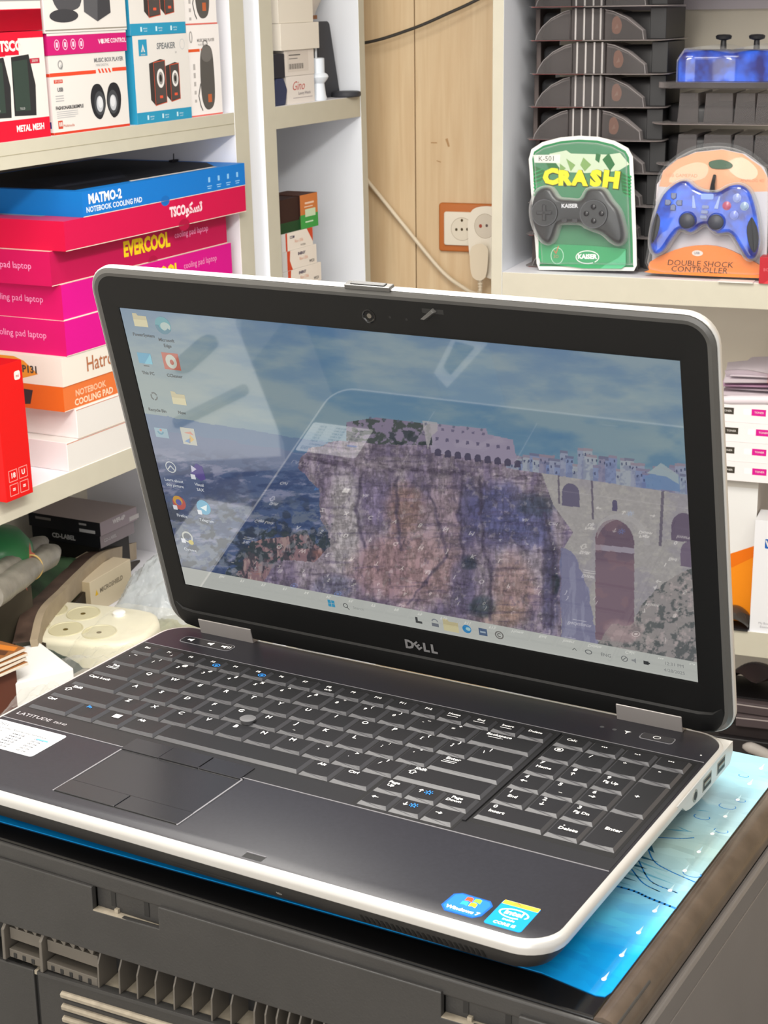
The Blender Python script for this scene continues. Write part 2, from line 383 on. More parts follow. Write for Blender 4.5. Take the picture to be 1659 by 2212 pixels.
row(YA, [(1.75, [('Caps Lock', 11, -4.4, 3.7)])] + [(1, letter(c) + ([('_', 8.5, -11.5, 3)] if c in 'FJ' else [])) for c in 'ASDFGHJKL'] + [(1, two(':', ';')), (1, two('"', "'")), (2.25, [('Enter', 9, -3.6, 3.9), ('BAR', 8.5, -6.9, 8), ('BAR', 8.0, -8.6, 8)])])
row(YZ, [(2.25, [('Shift', 9, -3.2, 3.9), ('UPARROW', 5.5, -7.6, 3)])] + [(1, letter(c)) for c in 'ZXCVBNM'] + [(1, two('<', ',')), (1, two('>', '.')), (1, two('?', '/')), (2.75, [('Shift', 9, -3.4, 3.9), ('UPARROW', 6.5, -8.2, 3)])])
row(YB, [(1.5, [('Ctrl', 6.3, -4.2, 3.8)]), (1, [('Fn', 5.5, -3.6, 3.6, M_blue)]), (1, [('WIN', 9, -6.0, 3)]), (1.3, [('Alt', 6, -4.2, 3.8)]), (5.0, []), (1, [('Alt', 6.4, -3.9, 3.8)]), (1.25, [('Ctrl', 7, -4.2, 3.8)])])
for i, (a, b) in enumerate((('PgUp', 'A<'), ('A^', 'Av'), ('PgDn', 'A>'))):
    xx = 225.1 + 18.35 * i
    for y0, y1, s_ in ((-69.3, -53.2, a), (-85.6, -69.3, b)):
        if s_[:2] == 'Pg': lg = [('Page', 7.0, -4.0, 3.5), ('Up' if s_ == 'PgUp' else 'Down', 6.6, -7.4, 3.5)]
        elif s_ in ('A^', 'Av'): lg = [(s_, 5.0, -5.6, 3), ('SUN', 9.6, -5.6, 3, M_blue)]
        else: lg = [(s_, 6, -6.4, 3)]
        key(xx, xx + 18.35, y0, y1, lg, slope=1.5)
fl = ['Esc'] + ['F%d' % i for i in range(1, 13)] + ['Home', 'End', 'Insert', 'Delete']
for i, s_ in enumerate(fl):
    lg = [(s_, 7.2, -4.2, 3.1)]
    if s_ in ('Home', 'End', 'Insert'): lg.append(('BAR', 7.2, -7.4, 7))
    if s_ in ('F3', 'F5'): lg.append(('LOCK', 12.2, -7.8, 2, M_blue))
    if s_ == 'F8': lg.append(('o/o', 9, -8.0, 3.6))
    if s_ == 'F1': lg.append(('/', 11.5, -8, 3))
    key(-6.4 + i * 16.83, -6.4 + (i + 1) * 16.83, 24.4, 38.6, lg, slope=1.2)
NX = 284.3
def nk(c, w_, y0, y1, lg): key(NX + c * U, NX + (c + w_) * U, y0, y1, lg)
for i, s_ in enumerate(('Calc', '\u2022\u2022\u2022', '\u2022-\u2022', '\u2022\u2022\u2022')): nk(i, 1, 24.4, 38.6, [(s_, 8, -4.6, 3.4)])
R_ = lambda y: (y - 14.15, y + 4.9)
nk(0, 1, *R_(YN), [('LOCK', 6.5, -4.3, 3)]); nk(1, 1, *R_(YN), [('/', 6, -4, 4.6)]); nk(2, 1, *R_(YN), [('*', 6, -4.2, 4.6)]); nk(3, 1, *R_(YN), [('-', 7, -4, 5)])
for y, r3 in ((YQ, (('7', 'Home'), ('8', 'A^'), ('9', 'Pg Up'))), (YA, (('4', 'A<'), ('5', ''), ('6', 'A>'))), (YZ, (('1', 'End'), ('2', 'Av'), ('3', 'Pg Dn')))):
    for i, (a, b) in enumerate(r3):
        lg = [(a, 5.2, -4.0, 4.4)]
        if b: lg.append((b, 8.3 if b[0] != 'A' else 5.8, -9.0, 3.5))
        elif a == '5': lg.append(('_', 9, -11.2, 3.5))
        nk(i, 1, *R_(y), lg)
nk(3, 1, YA - 14.15, YQ + 4.9, [('+', 7, -17.5, 5)])
nk(0, 2, *R_(YB), [('0', 5.5, -3.8, 4.4), ('Insert', 8.6, -9, 3.7)]); nk(2, 1, *R_(YB), [('.', 6, -4.4, 6), ('Delete', 9.4, -9, 3.8)])
nk(3, 1, YB - 14.15, YZ + 4.9, [('Enter', 10, -18, 4.0)])

mb = MB(); mb.lathe([(3.6, -1), (3.9, 0.6), (4.6, 1.3), (4.7, 1.9), (4.2, 2.2), (0.5, 2.0)], mat('pointing_stick_grey', '5c5c5e', 0.6), 24, M=T((121.0, -29.4, 0)))
mb.build('pointing_stick', LAP, smooth=40)
# pointing-stick buttons
for i, (x0, x1) in enumerate(((78.5, 104), (104.6, 130.4), (131, 157.5))):
    mb = MB(); mb.box(x0, x1, -90.8, -76.2, zt, zt + 0.9 + (0.25 if i == 1 else 0), M_pad); mb.box(x0, x1, -91.4, -90.8, zt, zt + 0.3, M_port); mb.build('pointing_button', LAP, bevel=0.4)
# touchpad
tx0, tx1, ty0, ty1 = 78.6, 159.3, -147.4, -89.6 + 0.2
mb = MB(); mb.box(tx0, tx1, ty0, ty1, zt, zt + 0.06, M_port)
for q in ((tx0, tx0 + .9, ty0, ty1), (tx1 - .9, tx1, ty0, ty1), (tx0, tx1, ty1 - .9, ty1)): mb.box(*q, zt, zt + 0.5, M_line)
mb.box(tx0 + 1, tx1 - 1, -132.4, ty1 - 1, zt, zt + 0.2, M_pad)
mb.build('touchpad', LAP, bevel=0.2)
for x0, x1 in ((tx0 + 0.6, 118.6), (119.2, tx1 - 0.6)):
    mb = MB(); mb.box(x0, x1, ty0 + 0.5, -133.1, zt, zt + 0.7, M_pad); mb.build('touchpad_button', LAP, bevel=0.4)
# media keys, power key and status lights
mb = MB(); mb.prism(rr2(8.5, 47.5, 55.6, 65.8, 3), zt - .2, zt + 0.15, M_line); mb.prism(rr2(9.1, 46.9, 56.2, 65.2, 2.6), zt - .2, zt + 0.25, M_pad)
art = a_top(mb, zt + 0.28)
for x in (15, 30.5, 41):
    art.poly([(x - 2, 60), (x, 60), (x + 1.8, 58.4), (x + 1.8, 63.4), (x, 62), (x - 2, 62)], M_leg)
art.rect(43.8, 59.4, 0.6, 3.4, M_leg); art.rect(45.2, 59.4, 0.6, 3.4, M_leg)
mb.build('media_button_strip', LAP, smooth=40)
mb = MB(); mb.prism(rr2(322, 341.5, 57, 65, 2), zt - .2, zt + 0.2, M_line); mb.prism(rr2(322.6, 340.9, 57.6, 64.4, 1.8), zt - .2, zt + 0.5, M_pad)
a_top(mb, zt + 0.53).ring(331.5, 61, 2.2, 1.9, 0.45, M_leg)
mb.build('power_button', LAP, smooth=40)
for x in (299, 306.5, 314):
    mb = MB(); art = a_top(mb, zt + 0.02)
    if x < 310: art.ell(x, 61, 1.3, 1.3, C('4b4b4d'))
    else: art.poly([(x - 2, 62.4), (x + 2, 62.4), (x, 60.2)], M_leg); art.rect(x - .3, 58.6, .6, 2, M_leg)
    mb.build('status_light', LAP)
mb = MB(); mb.cyl((360, 52), 0.5, zt, zt + 0.1, C('d8d8d8')); mb.build('microphone_hole', LAP)
# stickers and the lid-catch slot
mb = MB(); mb.prism(rr2(-9, 41.5, -121.6, -91.4, 2), zt, zt + 0.15, C('c2c5c6', 0.4)); art = a_top(mb, zt + 0.17)
art.txt('DELL', -6, -95.5, 4, C('55565a'), ax='LEFT')
art.txt('Certified Refurbished Notebook', 16, -99.5, 2.6, C('4a4b50'))
for i in range(6):
    y = -103.2 - 3.0 * i; art.rect(-7, y - 1.4, 46, 0.18, C('8f9094'))
    for x, s_ in ((1, 'CPU i5'), (16, 'RAM 8 GB'), (31, 'SSD 256')): art.txt(s_, x, y, 2.0, C('3f4046'), bold=0.02)
art.rect(29, -103.4, 8, 1.4, C('5a9be0'), l=3)
lo = mb.build('information_label', LAP); lo['label'] = 'white printed information label'
mb = MB(); pts = [(309.5, -151.5), (313, -155.3), (327, -155.3), (330, -152), (330.8, -142), (328, -138.5), (313.5, -138.0), (310.2, -140.5)]
mb.prism(pts, zt, zt + 0.15, C('1f5fb4', 0.25)); art = a_top(mb, zt + 0.17)
art.poly(inset(pts, 1.0), C('2a78cf', 0.25))
for dx, dy, c in ((-3.6, 0.2, 'e8552b'), (0.5, 0.5, '86c440'), (-4.1, -3.7, '35a3e6'), (0.0, -3.4, 'f7c52c')):
    art.poly([(320.8 + dx, -143.6 + dy), (320.8 + dx + 1.7, -143.1 + dy), (320.8 + dx + 3.6, -143.8 + dy), (320.5 + dx + 3.5, -140.5 + dy), (320.8 + dx + 1.9, -139.9 + dy), (320.5 + dx + 0.2, -140.4 + dy)], C(c, 0.25), l=2)
art.txt('Windows 7', 320.2, -151.4, 3.5, C('ffffff', 0.25), l=3, bold=0.03)
lo = mb.build('blue_badge_sticker', LAP); lo['label'] = 'blue sticker with a four-coloured flag'
mb = MB(); mb.prism(rr2(332.8, 351, -156.2, -133.8, 1.5), zt, zt + 0.15, C('1892d8', 0.25)); art = a_top(mb, zt + 0.17)
art.poly([(333, -137.4), (350.8, -137.4), (350.6, -134), (333.2, -134)], C('f2c53d', 0.25)); art.poly([(336, -137.4), (340, -135), (344, -137.2), (340, -134)], C('e86a3a', 0.25), l=2)
art.ring(341.9, -143.5, 7.2, 4.0, 0.7, C('ffffff', 0.25), l=2, a0=-30, a1=300); art.txt('intel', 341.9, -143.3, 5.2, C('ffffff', 0.25), l=2, bold=0.03)
art.txt('inside', 342, -149.2, 2.6, C('ffffff', 0.25)); art.txt('CORE i5', 341.8, -153.2, 3.0, C('ffffff', 0.25), bold=0.02)
lo = mb.build('processor_sticker', LAP); lo['label'] = 'light blue sticker with a white oval'
mb = MB(); mb.box(205, 216, -158, -153.6, zt, zt + 0.08, M_port); mb.box(205, 216, -153.6, -153.1, zt, zt + 0.5, M_line); mb.build('lid_catch', LAP)
# ports on the right side
for y0, y1 in ((53.6, 66.6), (30.6, 44.4)):
    mb = MB(); mb.box(367, 368.95, y0, y1, -12.4, -5.0, M_portm); mb.box(368.0, 369.0, y0 + .7, y1 - .7, -11.8, -5.6, M_port); mb.box(368.2, 369.3, y0 + 2, y1 - 2, -9.4, -7.6, M_portm)
    mb.build('usb_port', LAP, bevel=0.2)
mb = MB(); RM = frame((368.7, 19, -8.8), (0, 1, 0), (0, 0, 1), (1, 0, 0)); mb.cyl((0, 0), 3.5, -1, 0.3, M_portm, M=RM); mb.cyl((0, 0), 2.3, -1, 0.36, M_port, M=RM)
mb.build('headphone_socket', LAP, smooth=40)

# ---- lid: s to the right, h up the panel, n towards the viewer
th = math.radians(-14.853)
LDM = frame((6.394, 69.586, 32.566), (1, 0, 0), (0, math.sin(th), math.cos(th)), (0, -math.cos(th), math.sin(th)))
def lr(i, n, r=17, b=-33.6): return rr3(-18.2 + i, 364.2 - i, b + i, 219.2 - i, max(2, r - i), n, 8)
mb = MB(); mb.M = LDM
mb.loft([lr(6, -7.5), lr(1.5, -6.6), lr(0.2, -4.5), lr(0, -1.2), lr(0.6, -0.2), lr(1.2, -0.6)], M_silver, cap1=False); mb.build('lid_shell', LAP, smooth=50)
mb = MB(); mb.M = LDM
mb.loft([lr(1.0, -1), lr(1.2, 0.2), lr(3.2, 1.3)], M_lidg, cap0=False, cap1=False)
# bezel frame with the screen opening
def hole(n, e=0.0): # opening with as many points as the outer ring
    P = []
    for cx, cy in ((344.4 + e, -0.4 - e), (344.4 + e, 193.9 + e), (-0.4 - e, 193.9 + e), (-0.4 - e, -0.4 - e)): P += [(cx, cy, n)] * 9
    return P
mb.loft([lr(3.2, 1.3), lr(5.4, 0.75)], M_lidg, cap0=False, cap1=False)
mb.loft([lr(5.4, 0.75), hole(0.55, 2.0), hole(0.3), hole(-0.9)], M_lid, cap0=False, cap1=False)
# lower lip
for k in range(1):
    lip = [(-19.4, 0.7), (-20.4, 1.9), (-24, 2.6), (-31, 2.5), (-33.2, 0.5), (-33.2, -2), (-19.4, -1)]
    mb.loft([[(s_, h + d, n * q) for h, n in lip] for s_, d, q in ((-12, 6.5, 0.3), (-6, 1.2, 0.9), (2, 0, 1), (344, 0, 1), (352, 1.2, 0.9), (358, 6.5, 0.3))], M_lid)
mb.build('screen_bezel', LAP, smooth=35)
for s0, s1 in ((6.0, 47.0), (295.6, 334.6)):
    mb = MB(); mb.M = LDM; mb.box(s0, s1, -36.6, -24.0, -4, 3.2, M_hinge); mb.build('hinge_cover', LAP, bevel=0.4)
mb = MB(); mb.M = LDM; art = Art(mb, T((0, 0, 0.8)), 0.25)
dm = mat('logo_steel', 'a6a5a6', 0.3, metal=0.6)
art.txt('D', 163.6, -12.3, 8.2, dm, bold=0.05); art.txt('E', 169.4, -12.2, 7.4, dm, bold=0.04, rot=0.7); art.txt('L', 174.9, -12.3, 8.2, dm, bold=0.05); art.txt('L', 180.2, -12.3, 8.2, dm, bold=0.05)
lo = mb.build('logo', LAP); lo['label'] = 'steel lettering'
mb = MB(); mb.M = LDM; mb.lathe([(4.0, 0.4), (4.0, 0.9), (3.4, 1.0), (2.8, 0.6), (0.2, 0.6)], C('0c0c0e', 0.1), 24, M=T((171, 203, 0))); mb.cyl((171.3, 203.2), 1.4, 0.5, 0.8, C('57534c', 0.15), M=T((0, 0, 0))); mb.build('webcam', LAP, smooth=30)
for s_, h in ((184, 203.5), (194, 203)):
    mb = MB(); mb.M = LDM; mb.cyl((s_, h), 0.7, 0.4, 0.75, M_port); mb.build('microphone_hole', LAP)
mb = MB(); mb.M = LDM; mb.box(204, 217, 207.5, 210.5, 0.3, 0.72, M_port)
mb.loft([[(203, 204.4, .6), (206.5, 204, .6), (213, 209, .6), (211, 211, .6)], [(203.8, 205, 3.2), (206, 204.8, 3.2), (211.8, 209, 2.6), (210.4, 210.4, 2.6)]], M_lidg)
mb.build('lid_hook', LAP, bevel=0.3)
mb = MB(); mb.M = LDM; mb.box(158.5, 186.5, 217.8, 220.6, -4.6, 1.0, M_lidg); mb.box(162, 183, 219.5, 221.3, -3.6, 0.2, M_port); mb.build('lid_release', LAP, bevel=0.6)
# ---- the picture on the screen, painted point by point in the panel's own millimetres
HM = (2.536244932887739, -0.8553790437964339, 400.9078228802678, -0.047880518809518505, -3.39233803962429, 1261.6583228177062, -0.000450782099737207, -0.00046572422437684384)
def noise2(x, y, seed=0, octv=5, gain=0.5):
    rng = np.random.RandomState(seed); out = np.zeros_like(x); amp = 1.0; tot = 0
    for o in range(octv):
        g = rng.rand(64, 64); xi = np.floor(x).astype(int); yi = np.floor(y).astype(int); fx = x - xi; fy = y - yi
        fx = fx * fx * (3 - 2 * fx); fy = fy * fy * (3 - 2 * fy)
        q = lambda a, b: g[b % 64, a % 64]
        out += amp * ((q(xi, yi) * (1 - fx) + q(xi + 1, yi) * fx) * (1 - fy) + (q(xi, yi + 1) * (1 - fx) + q(xi + 1, yi + 1) * fx) * fy)
        tot += amp; amp *= gain; x = x * 2.03 + 7.1; y = y * 2.03 + 3.7
    return out / tot
def inpoly(X, Y, P):
    r = np.zeros(X.shape, bool); n = len(P)
    for i in range(n):
        x0, y0 = P[i]; x1, y1 = P[i - 1]
        if y0 == y1: continue
        r ^= ((Y < y0) != (Y < y1)) & (X < (x1 - x0) * (Y - y0) / (y1 - y0) + x0)
    return r
def sm(a, b, x): t = np.clip((x - a) / (b - a), 0, 1); return t * t * (3 - 2 * t)
def wallpaper(nu=860, nv=484):
    s, h = np.meshgrid(np.linspace(0, 344.2, nu + 1), np.linspace(0, 193.6, nv + 1))
    d = HM[6] * s + HM[7] * h + 1; X = (HM[0] * s + HM[1] * h + HM[2]) / d; Y = (HM[3] * s + HM[4] * h + HM[5]) / d
    N = lambda sx, sy, seed, o=5, g=0.5: noise2(X / sx + 50, Y / sy + 50, seed, o, g)
    img = np.zeros(X.shape + (3,))
    def c(hx): return np.array([int(hx[i:i + 2], 16) / 255 for i in (0, 2, 4)])
    def mixin(m, col):
        m = np.clip(m, 0, 1)[..., None]; img[:] = img * (1 - m) + col * m
    # sky with streaming cloud
    t = sm(640, 960, Y)
    img[:] = c('446c92') * (1 - t[..., None]) + c('5f8198') * t[..., None]
    XR = X + 0.9 * Y; cl = noise2((X * 0.9 + Y * 0.35) / 170, (Y - 0.12 * X) / 55, 3, 6, 0.55)
    mixin(sm(0.42, 0.72, cl) * 0.55, c('8f9d9c'))
    cl2 = noise2((X + 0.3 * Y) / 260, (Y - 0.1 * X) / 60, 9, 5); mixin(sm(0.45, 0.75, cl2) * 0.4, c('8fa09f'))
    mixin(sm(720, 300, X) * sm(560, 900, Y) * 0.75, c('8d9a94'))  # paler left side: a screen reflection painted into the sky colour
    mixin(sm(0.55, 0.75, N(120, 60, 21)) * 0.4 * sm(900, 1100, X), c('3d6a92'))
    # far hills and the plain
    hz = 893 + (X - 330) * 0.16 + 6 * N(40, 10, 5)
    land = Y > hz; mixin(land * 1.0, c('4f6d8e'))
    mixin((Y > hz + 26 + 10 * N(50, 8, 6)) * 1.0, c('56698b'))
    pl = sm(940, 1010, Y - 0.12 * (X - 330)); n1 = N(46, 13, 7, 6, 0.6)
    mixin(pl * 1.0, c('46587c')); mixin(pl * sm(0.5, 0.62, n1) * 0.8, c('8587a0')); mixin(pl * sm(0.52, 0.36, N(30, 14, 8, 6)) * 0.8, c('2c3f66'))
    lo_ = sm(1040, 1140, Y); mixin(lo_ * sm(0.5, 0.6, N(22, 16, 12, 6, 0.6)) * 0.75, c('6f7783')); mixin(lo_ * sm(0.52, 0.38, N(20, 15, 13, 6)) * 0.85, c('2a3546'))
    # the cliff
    cliff = [(640, 1010), (668, 968), (720, 952), (800, 950), (930, 962), (1040, 975), (1120, 996), (1200, 1014), (1240, 1085), (1246, 1150), (1212, 1200), (1218, 1300), (1212, 1400), (1100, 1370), (560, 1268), (600, 1210), (680, 1215), (715, 1170), (690, 1120), (688, 1060)]
    jx = X + 16 * (N(26, 26, 31) - 0.5); jy = Y + 16 * (N(26, 26, 32) - 0.5)
    mc = inpoly(jx, jy, cliff)
    red = inpoly(jx, jy, [(510, 1250), (540, 1170), (600, 1165), (660, 1150), (700, 1190), (720, 1290), (560, 1266)])
    mixin(red * 1.0, c('84696f')); mixin(red * sm(0.5, 0.62, N(8, 30, 33, 5, 0.6)) * 0.8, c('a08a86')); mixin(red * sm(0.5, 0.38, N(9, 26, 34, 5)) * 0.9, c('3d3a44')); mixin(red * sm(0.58, 0.7, N(50, 40, 35)) * 0.5, c('a06a60'))
    mixin(mc * 1.0, c('86798a'))
    st = N(24, 95, 36, 6, 0.6); sd = N(70, 60, 37, 4); hzn = N(90, 9, 38, 5, 0.6)
    mixin(mc * sm(0.48, 0.66, st) * 0.5, c('a49a9f')); mixin(mc * sm(0.5, 0.34, st) * 0.55, c('635973'))
    bn = N(30, 40, 71, 5, 0.6)
    def blob(cx, cy, rx, ry, col, a):
        e = ((jx - cx) / rx) ** 2 + ((jy - cy) / ry) ** 2; mixin(mc * sm(1.5, 0.25, e + 0.9 * (bn - .5)) * a, c(col))
    blob(745, 1130, 36, 120, 'b4aeac', 0.75); blob(815, 1080, 34, 60, '7d7192', 0.6); blob(872, 1100, 46, 55, '97705f', 0.55); blob(880, 1230, 120, 80, 'a8817b', 0.6)
    blob(960, 1150, 60, 110, '9a8285', 0.5); blob(1078, 1110, 66, 70, '50537d', 0.85); blob(1150, 1130, 50, 60, '575b85', 0.75); blob(1010, 1110, 22, 80, '46466c', 0.7)
    blob(1110, 1270, 50, 75, 'a3837a', 0.65); blob(1080, 1330, 60, 30, 'a5866f', 0.5); blob(1190, 1260, 20, 120, '4c4a68', 0.8); blob(720, 1270, 50, 25, '696c85', 0.6); blob(1000, 1260, 30, 60, '5a5470', 0.7)
    blob(1040, 1312, 30, 24, '36424c', 0.85); blob(1012, 1212, 18, 16, '333c4c', 0.85); blob(1198, 1262, 10, 22, '2e3a44', 0.9); blob(1160, 1090, 50, 26, '3a4450', 0.6); blob(840, 1000, 90, 14, '8c8187', 0.6)
    mixin(mc * sm(0.45, 0.33, hzn) * 0.3, c('453c58')); mixin(mc * sm(0.6, 0.75, N(13, 13, 39, 4, 0.6)) * 0.4, c('bdb1b2')); mixin(mc * sm(0.36, 0.24, N(12, 15, 40, 4, 0.6)) * 0.35, c('4a4258'))
    for P in ([(1040, 1030), (1036, 1110), (1046, 1180), (1062, 1250), (1058, 1340)], [(1000, 1020), (990, 1110), (1002, 1200)], [(925, 1060), (950, 1130), (962, 1200)], [(860, 1030), (852, 1110), (870, 1190)], [(1180, 1110), (1196, 1200), (1190, 1350)], [(960, 1200), (920, 1260), (880, 1300)], [(780, 1020), (770, 1100), (790, 1180)]):
        for (x0, y0), (x1, y1) in zip(P, P[1:]):
            tt = np.clip(((jx - x0) * (x1 - x0) + (jy - y0) * (y1 - y0)) / ((x1 - x0) ** 2 + (y1 - y0) ** 2), 0, 1)
            ds = np.hypot(jx - x0 - tt * (x1 - x0), jy - y0 - tt * (y1 - y0)); mixin(mc * sm(6.5, 0.0, ds + 5 * (bn - .5)) * 0.6, c('423a50'))
    mixin(mc * sm(0, 14, Y - (985 + (X - 700) * 0.08)) * sm(26, 14, Y - (985 + (X - 700) * 0.08)) * sm(0.45, 0.55, N(20, 8, 44)) * 0.5, c('3d3347'))
    rg = np.abs(N(15, 40, 81, 5, 0.65) - .5) * 2; rg2 = np.abs(N(34, 16, 82, 5, 0.6) - .5) * 2
    fct = 1 + mc * (0.22 * (sm(0, .35, rg) - .72) + 0.16 * (sm(0, .3, rg2) - .7)); img *= fct[..., None]
    # trees and bushes below the cliff edge, left
    tl = inpoly(jx, jy, [(470, 1262), (520, 1190), (590, 1120), (640, 1150), (720, 1130), (715, 1180), (640, 1190), (600, 1225), (540, 1245), (520, 1275)])
    mixin(tl * sm(0.52, 0.42, N(14, 12, 45, 5, 0.6)) * 0.9, c('2f3b42')); mixin(tl * sm(0.56, 0.66, N(12, 10, 46, 5)) * 0.5, c('8d8b92'))
    # bridge
    br = inpoly(X, Y, [(1165, 1008), (1300, 1022), (1500, 1062), (1520, 1440), (1420, 1420), (1212, 1382), (1214, 1190), (1238, 1150), (1196, 1092)])
    mixin(br * 1.0, c('9c9896')); mixin(br * sm(0.5, 0.66, N(60, 60, 50, 5)) * 0.5, c('8c8792')); mixin(br * sm(0.55, 0.66, N(14, 9, 51, 5, 0.6)) * 0.35, c('b0aca4'))
    img *= (1 + br * .10 * (N(5, 5, 83, 3) - .5))[..., None]
    sh = inpoly(jx, jy, [(1212, 1180), (1245, 1200), (1275, 1290), (1290, 1395), (1212, 1385)]); mixin(sh * 0.85, c('70708f')); mixin(sh * sm(0.5, 0.6, N(10, 60, 52)) * 0.5, c('9394a8'))
    def arch(cx, top, w_, bot, col, slope=0.1):
        yy = Y - slope * (X - cx); m = (np.abs(X - cx) < w_ / 2) & (yy < bot) & ((yy > top + w_ / 2) | (((X - cx) ** 2 + (yy - top - w_ * 0.6) ** 2 * 0.7) < (w_ / 2) ** 2)); mixin(m * 1.0, c(col)); return m
    a1 = arch(1328, 1122, 84, 1386, '74606c'); mixin(a1 * sm(1230, 1190, Y) * 0.4, c('4c4052')); mixin(a1 * (np.abs(Y - 1186 - 0.1 * (X - 1328)) < 6) * 0.8, c('a19ba6')); mixin(a1 * sm(0.5, 0.6, N(30, 20, 53)) * 0.3, c('8b6c6e'))
    rim = (np.abs(np.hypot(X - 1340, (Y - 1180) * 0.9) - 58) < 6) & (Y < 1178) & (X > 1290); mixin(rim * 0.5, c('aba7a6'))
    arch(1233, 1044, 38, 1094, '5f5a70'); arch(1328, 1080, 11, 1104, '55506a'); arch(1478, 1108, 56, 1170, '625668'); arch(1490, 1170, 40, 1225, '6d6072')
    for (x0, y0, x1, y1, w_) in ((1278, 1030, 1281, 1122, 2.2), (1206, 1015, 1208, 1088, 2), (1432, 1058, 1426, 1180, 3.2)):
        xx = x0 + (x1 - x0) * (Y - y0) / (y1 - y0); mixin(((np.abs(X - xx) < w_) & (Y > y0) & (Y < y1)) * 0.85, c('5c5564'))
    bu = inpoly(jx, jy, [(1285, 1395), (1320, 1350), (1375, 1345), (1390, 1300), (1430, 1260), (1500, 1225), (1530, 1450), (1400, 1430)])
    mixin(bu * 0.85, c('8c8684')); mixin(bu * sm(0.52, 0.40, N(13, 13, 55, 5, 0.6)) * 0.8, c('4b5152')); mixin(bu * sm(0.58, 0.7, N(10, 10, 56, 5)) * 0.6, c('b5a6a4'))
    pk = ((jx - 1345) / 45) ** 2 + ((jy - 1365) / 26) ** 2; mixin(sm(1.2, 0.5, pk) * 0.5, c('a98f90'))
    # town along the skyline
    ba = inpoly(jx, jy, [(1100, 985), (1500, 1045), (1500, 1068), (1300, 1034), (1165, 1014), (1100, 1008)]); mixin(ba * 1.0, c('6c6f88')); mixin(ba * sm(.5, .4, N(14, 8, 75)) * .8, c('3d4358'))
    rng = random.Random(4)
    for i in range(34):
        x0 = 1095 + i * 11.6 + rng.uniform(-4, 4); w_ = rng.uniform(14, 34); b_ = 1004 + (x0 - 1100) * 0.148; tp = b_ - rng.uniform(14, 50) - (10 if x0 > 1200 else 0) + (12 if rng.random() < .3 else 0)
        m = (X > x0) & (X < x0 + w_) & (Y > tp + 0.1 * (X - x0)) & (Y < b_ + 8 + 0.12 * (X - x0)); mixin(m * 0.9, c(rng.choice(['8f9aa8', '9aa0a8', '7a86a6', '6f7fa8', '8e93a6', '848096'])))
        mixin((m & (Y < tp + 6 + 0.1 * (X - x0))) * 0.7, c(rng.choice(['7f7486', '8a7a84', '5f6078'])))
        mixin((m & (Y > tp + 16 + 0.1 * (X - x0))) * sm(.45, .6, N(9, 9, 76)) * .35, c('5a6284'))
        for k in range(3):
            wx = x0 + 4 + k * 9; wy = tp + 12 + rng.uniform(0, 8); mixin(((np.abs(X - wx) < 1.6) & (np.abs(Y - wy) < 3) & m) * 0.8, c('3c4360'))
    bl = inpoly(X, Y, [(1392, 1030), (1428, 1012), (1468, 1030), (1470, 1062), (1396, 1054)]); mixin(bl * 0.9, c('6883a6')); mixin(inpoly(X, Y, [(1398, 1022), (1428, 1000), (1466, 1026), (1466, 1046), (1440, 1030)]) * 0.9, c('98a5a8'))
    # the long white house on the rim with its arcade
    e = lambda x: 908 + (x - 760) * 0.115
    hs = inpoly(X, Y, [(925, 914), (1050, 926), (1054, 938), (1108, 950), (1116, 992), (1110, 1004), (932, 978)]); mixin(hs * 1.0, c('8f869a')); mixin(hs * sm(0.5, 0.7, N(40, 20, 60)) * 0.4, c('a29aa8'))
    lf = inpoly(X, Y, [(748, 912), (812, 902), (860, 908), (930, 916), (934, 962), (820, 960), (748, 952)]); mixin(lf * 1.0, c('7d7388')); mixin(lf * sm(0.5, 0.4, N(12, 10, 61, 5)) * 0.85, c('37423c')); mixin((lf & (Y > 930)) * sm(0.48, 0.38, N(16, 12, 62)) * 0.8, c('2a3438'))
    mixin(inpoly(X, Y, [(912, 908), (944, 912), (946, 930), (932, 942), (924, 972), (916, 930)]) * 0.8, c('a8a3a4'))
    for k in range(9):
        cx = 946 + k * 21.5; cy = 976 + k * 3.1; m = (np.abs(X - cx) < 7) & (Y < cy + 9) & ((Y > cy) | ((X - cx) ** 2 + (Y - cy) ** 2 < 49)); mixin(m * 0.9, c('3e3a50'))
        if k < 8:
            wx = 944 + k * 22; wy = 948 + k * 2.8; mixin(((np.abs(X - wx) < 3.2) & (np.abs(Y - wy) < 3.6)) * 0.75, c('4b4660'))
        if k < 5: mixin(((np.abs(X - 956 - k * 22) < 3) & (np.abs(Y - 928 - k * 2.4) < 2.6)) * 0.7, c('55506a'))
    for k in range(9): mixin(((X - 800 - k * 30) ** 2 + (Y - 903 - k * 3.2) ** 2 < 9) * 0.7, c('575a6e'))
    # task bar
    tb = h < 13.6; mixin(tb * 1.0, c('b4b6b0')); 
    return img, nu, nv
img, nu, nv = wallpaper()
me = bpy.data.meshes.new('display')
ss, hh = np.meshgrid(np.linspace(0, 344.2, nu + 1), np.linspace(0, 193.6, nv + 1))
LO = LOC['laptop']; Lm = np.array(LDM)
pts = np.stack([ss.ravel(), hh.ravel(), np.zeros(ss.size), np.ones(ss.size)]); co = ((Lm @ pts)[:3].T - np.array(LO)) / 1000
j, i = np.meshgrid(np.arange(nv), np.arange(nu), indexing='ij'); a = (j * (nu + 1) + i).ravel()
loops = np.stack([a, a + 1, a + nu + 2, a + nu + 1], 1).astype(np.int32)
me.vertices.add(ss.size); me.vertices.foreach_set('co', co.ravel().astype(np.float32))
me.loops.add(loops.size); me.loops.foreach_set('vertex_index', loops.ravel())
me.polygons.add(len(loops)); me.polygons.foreach_set('loop_start', np.arange(0, loops.size, 4, dtype=np.int32))
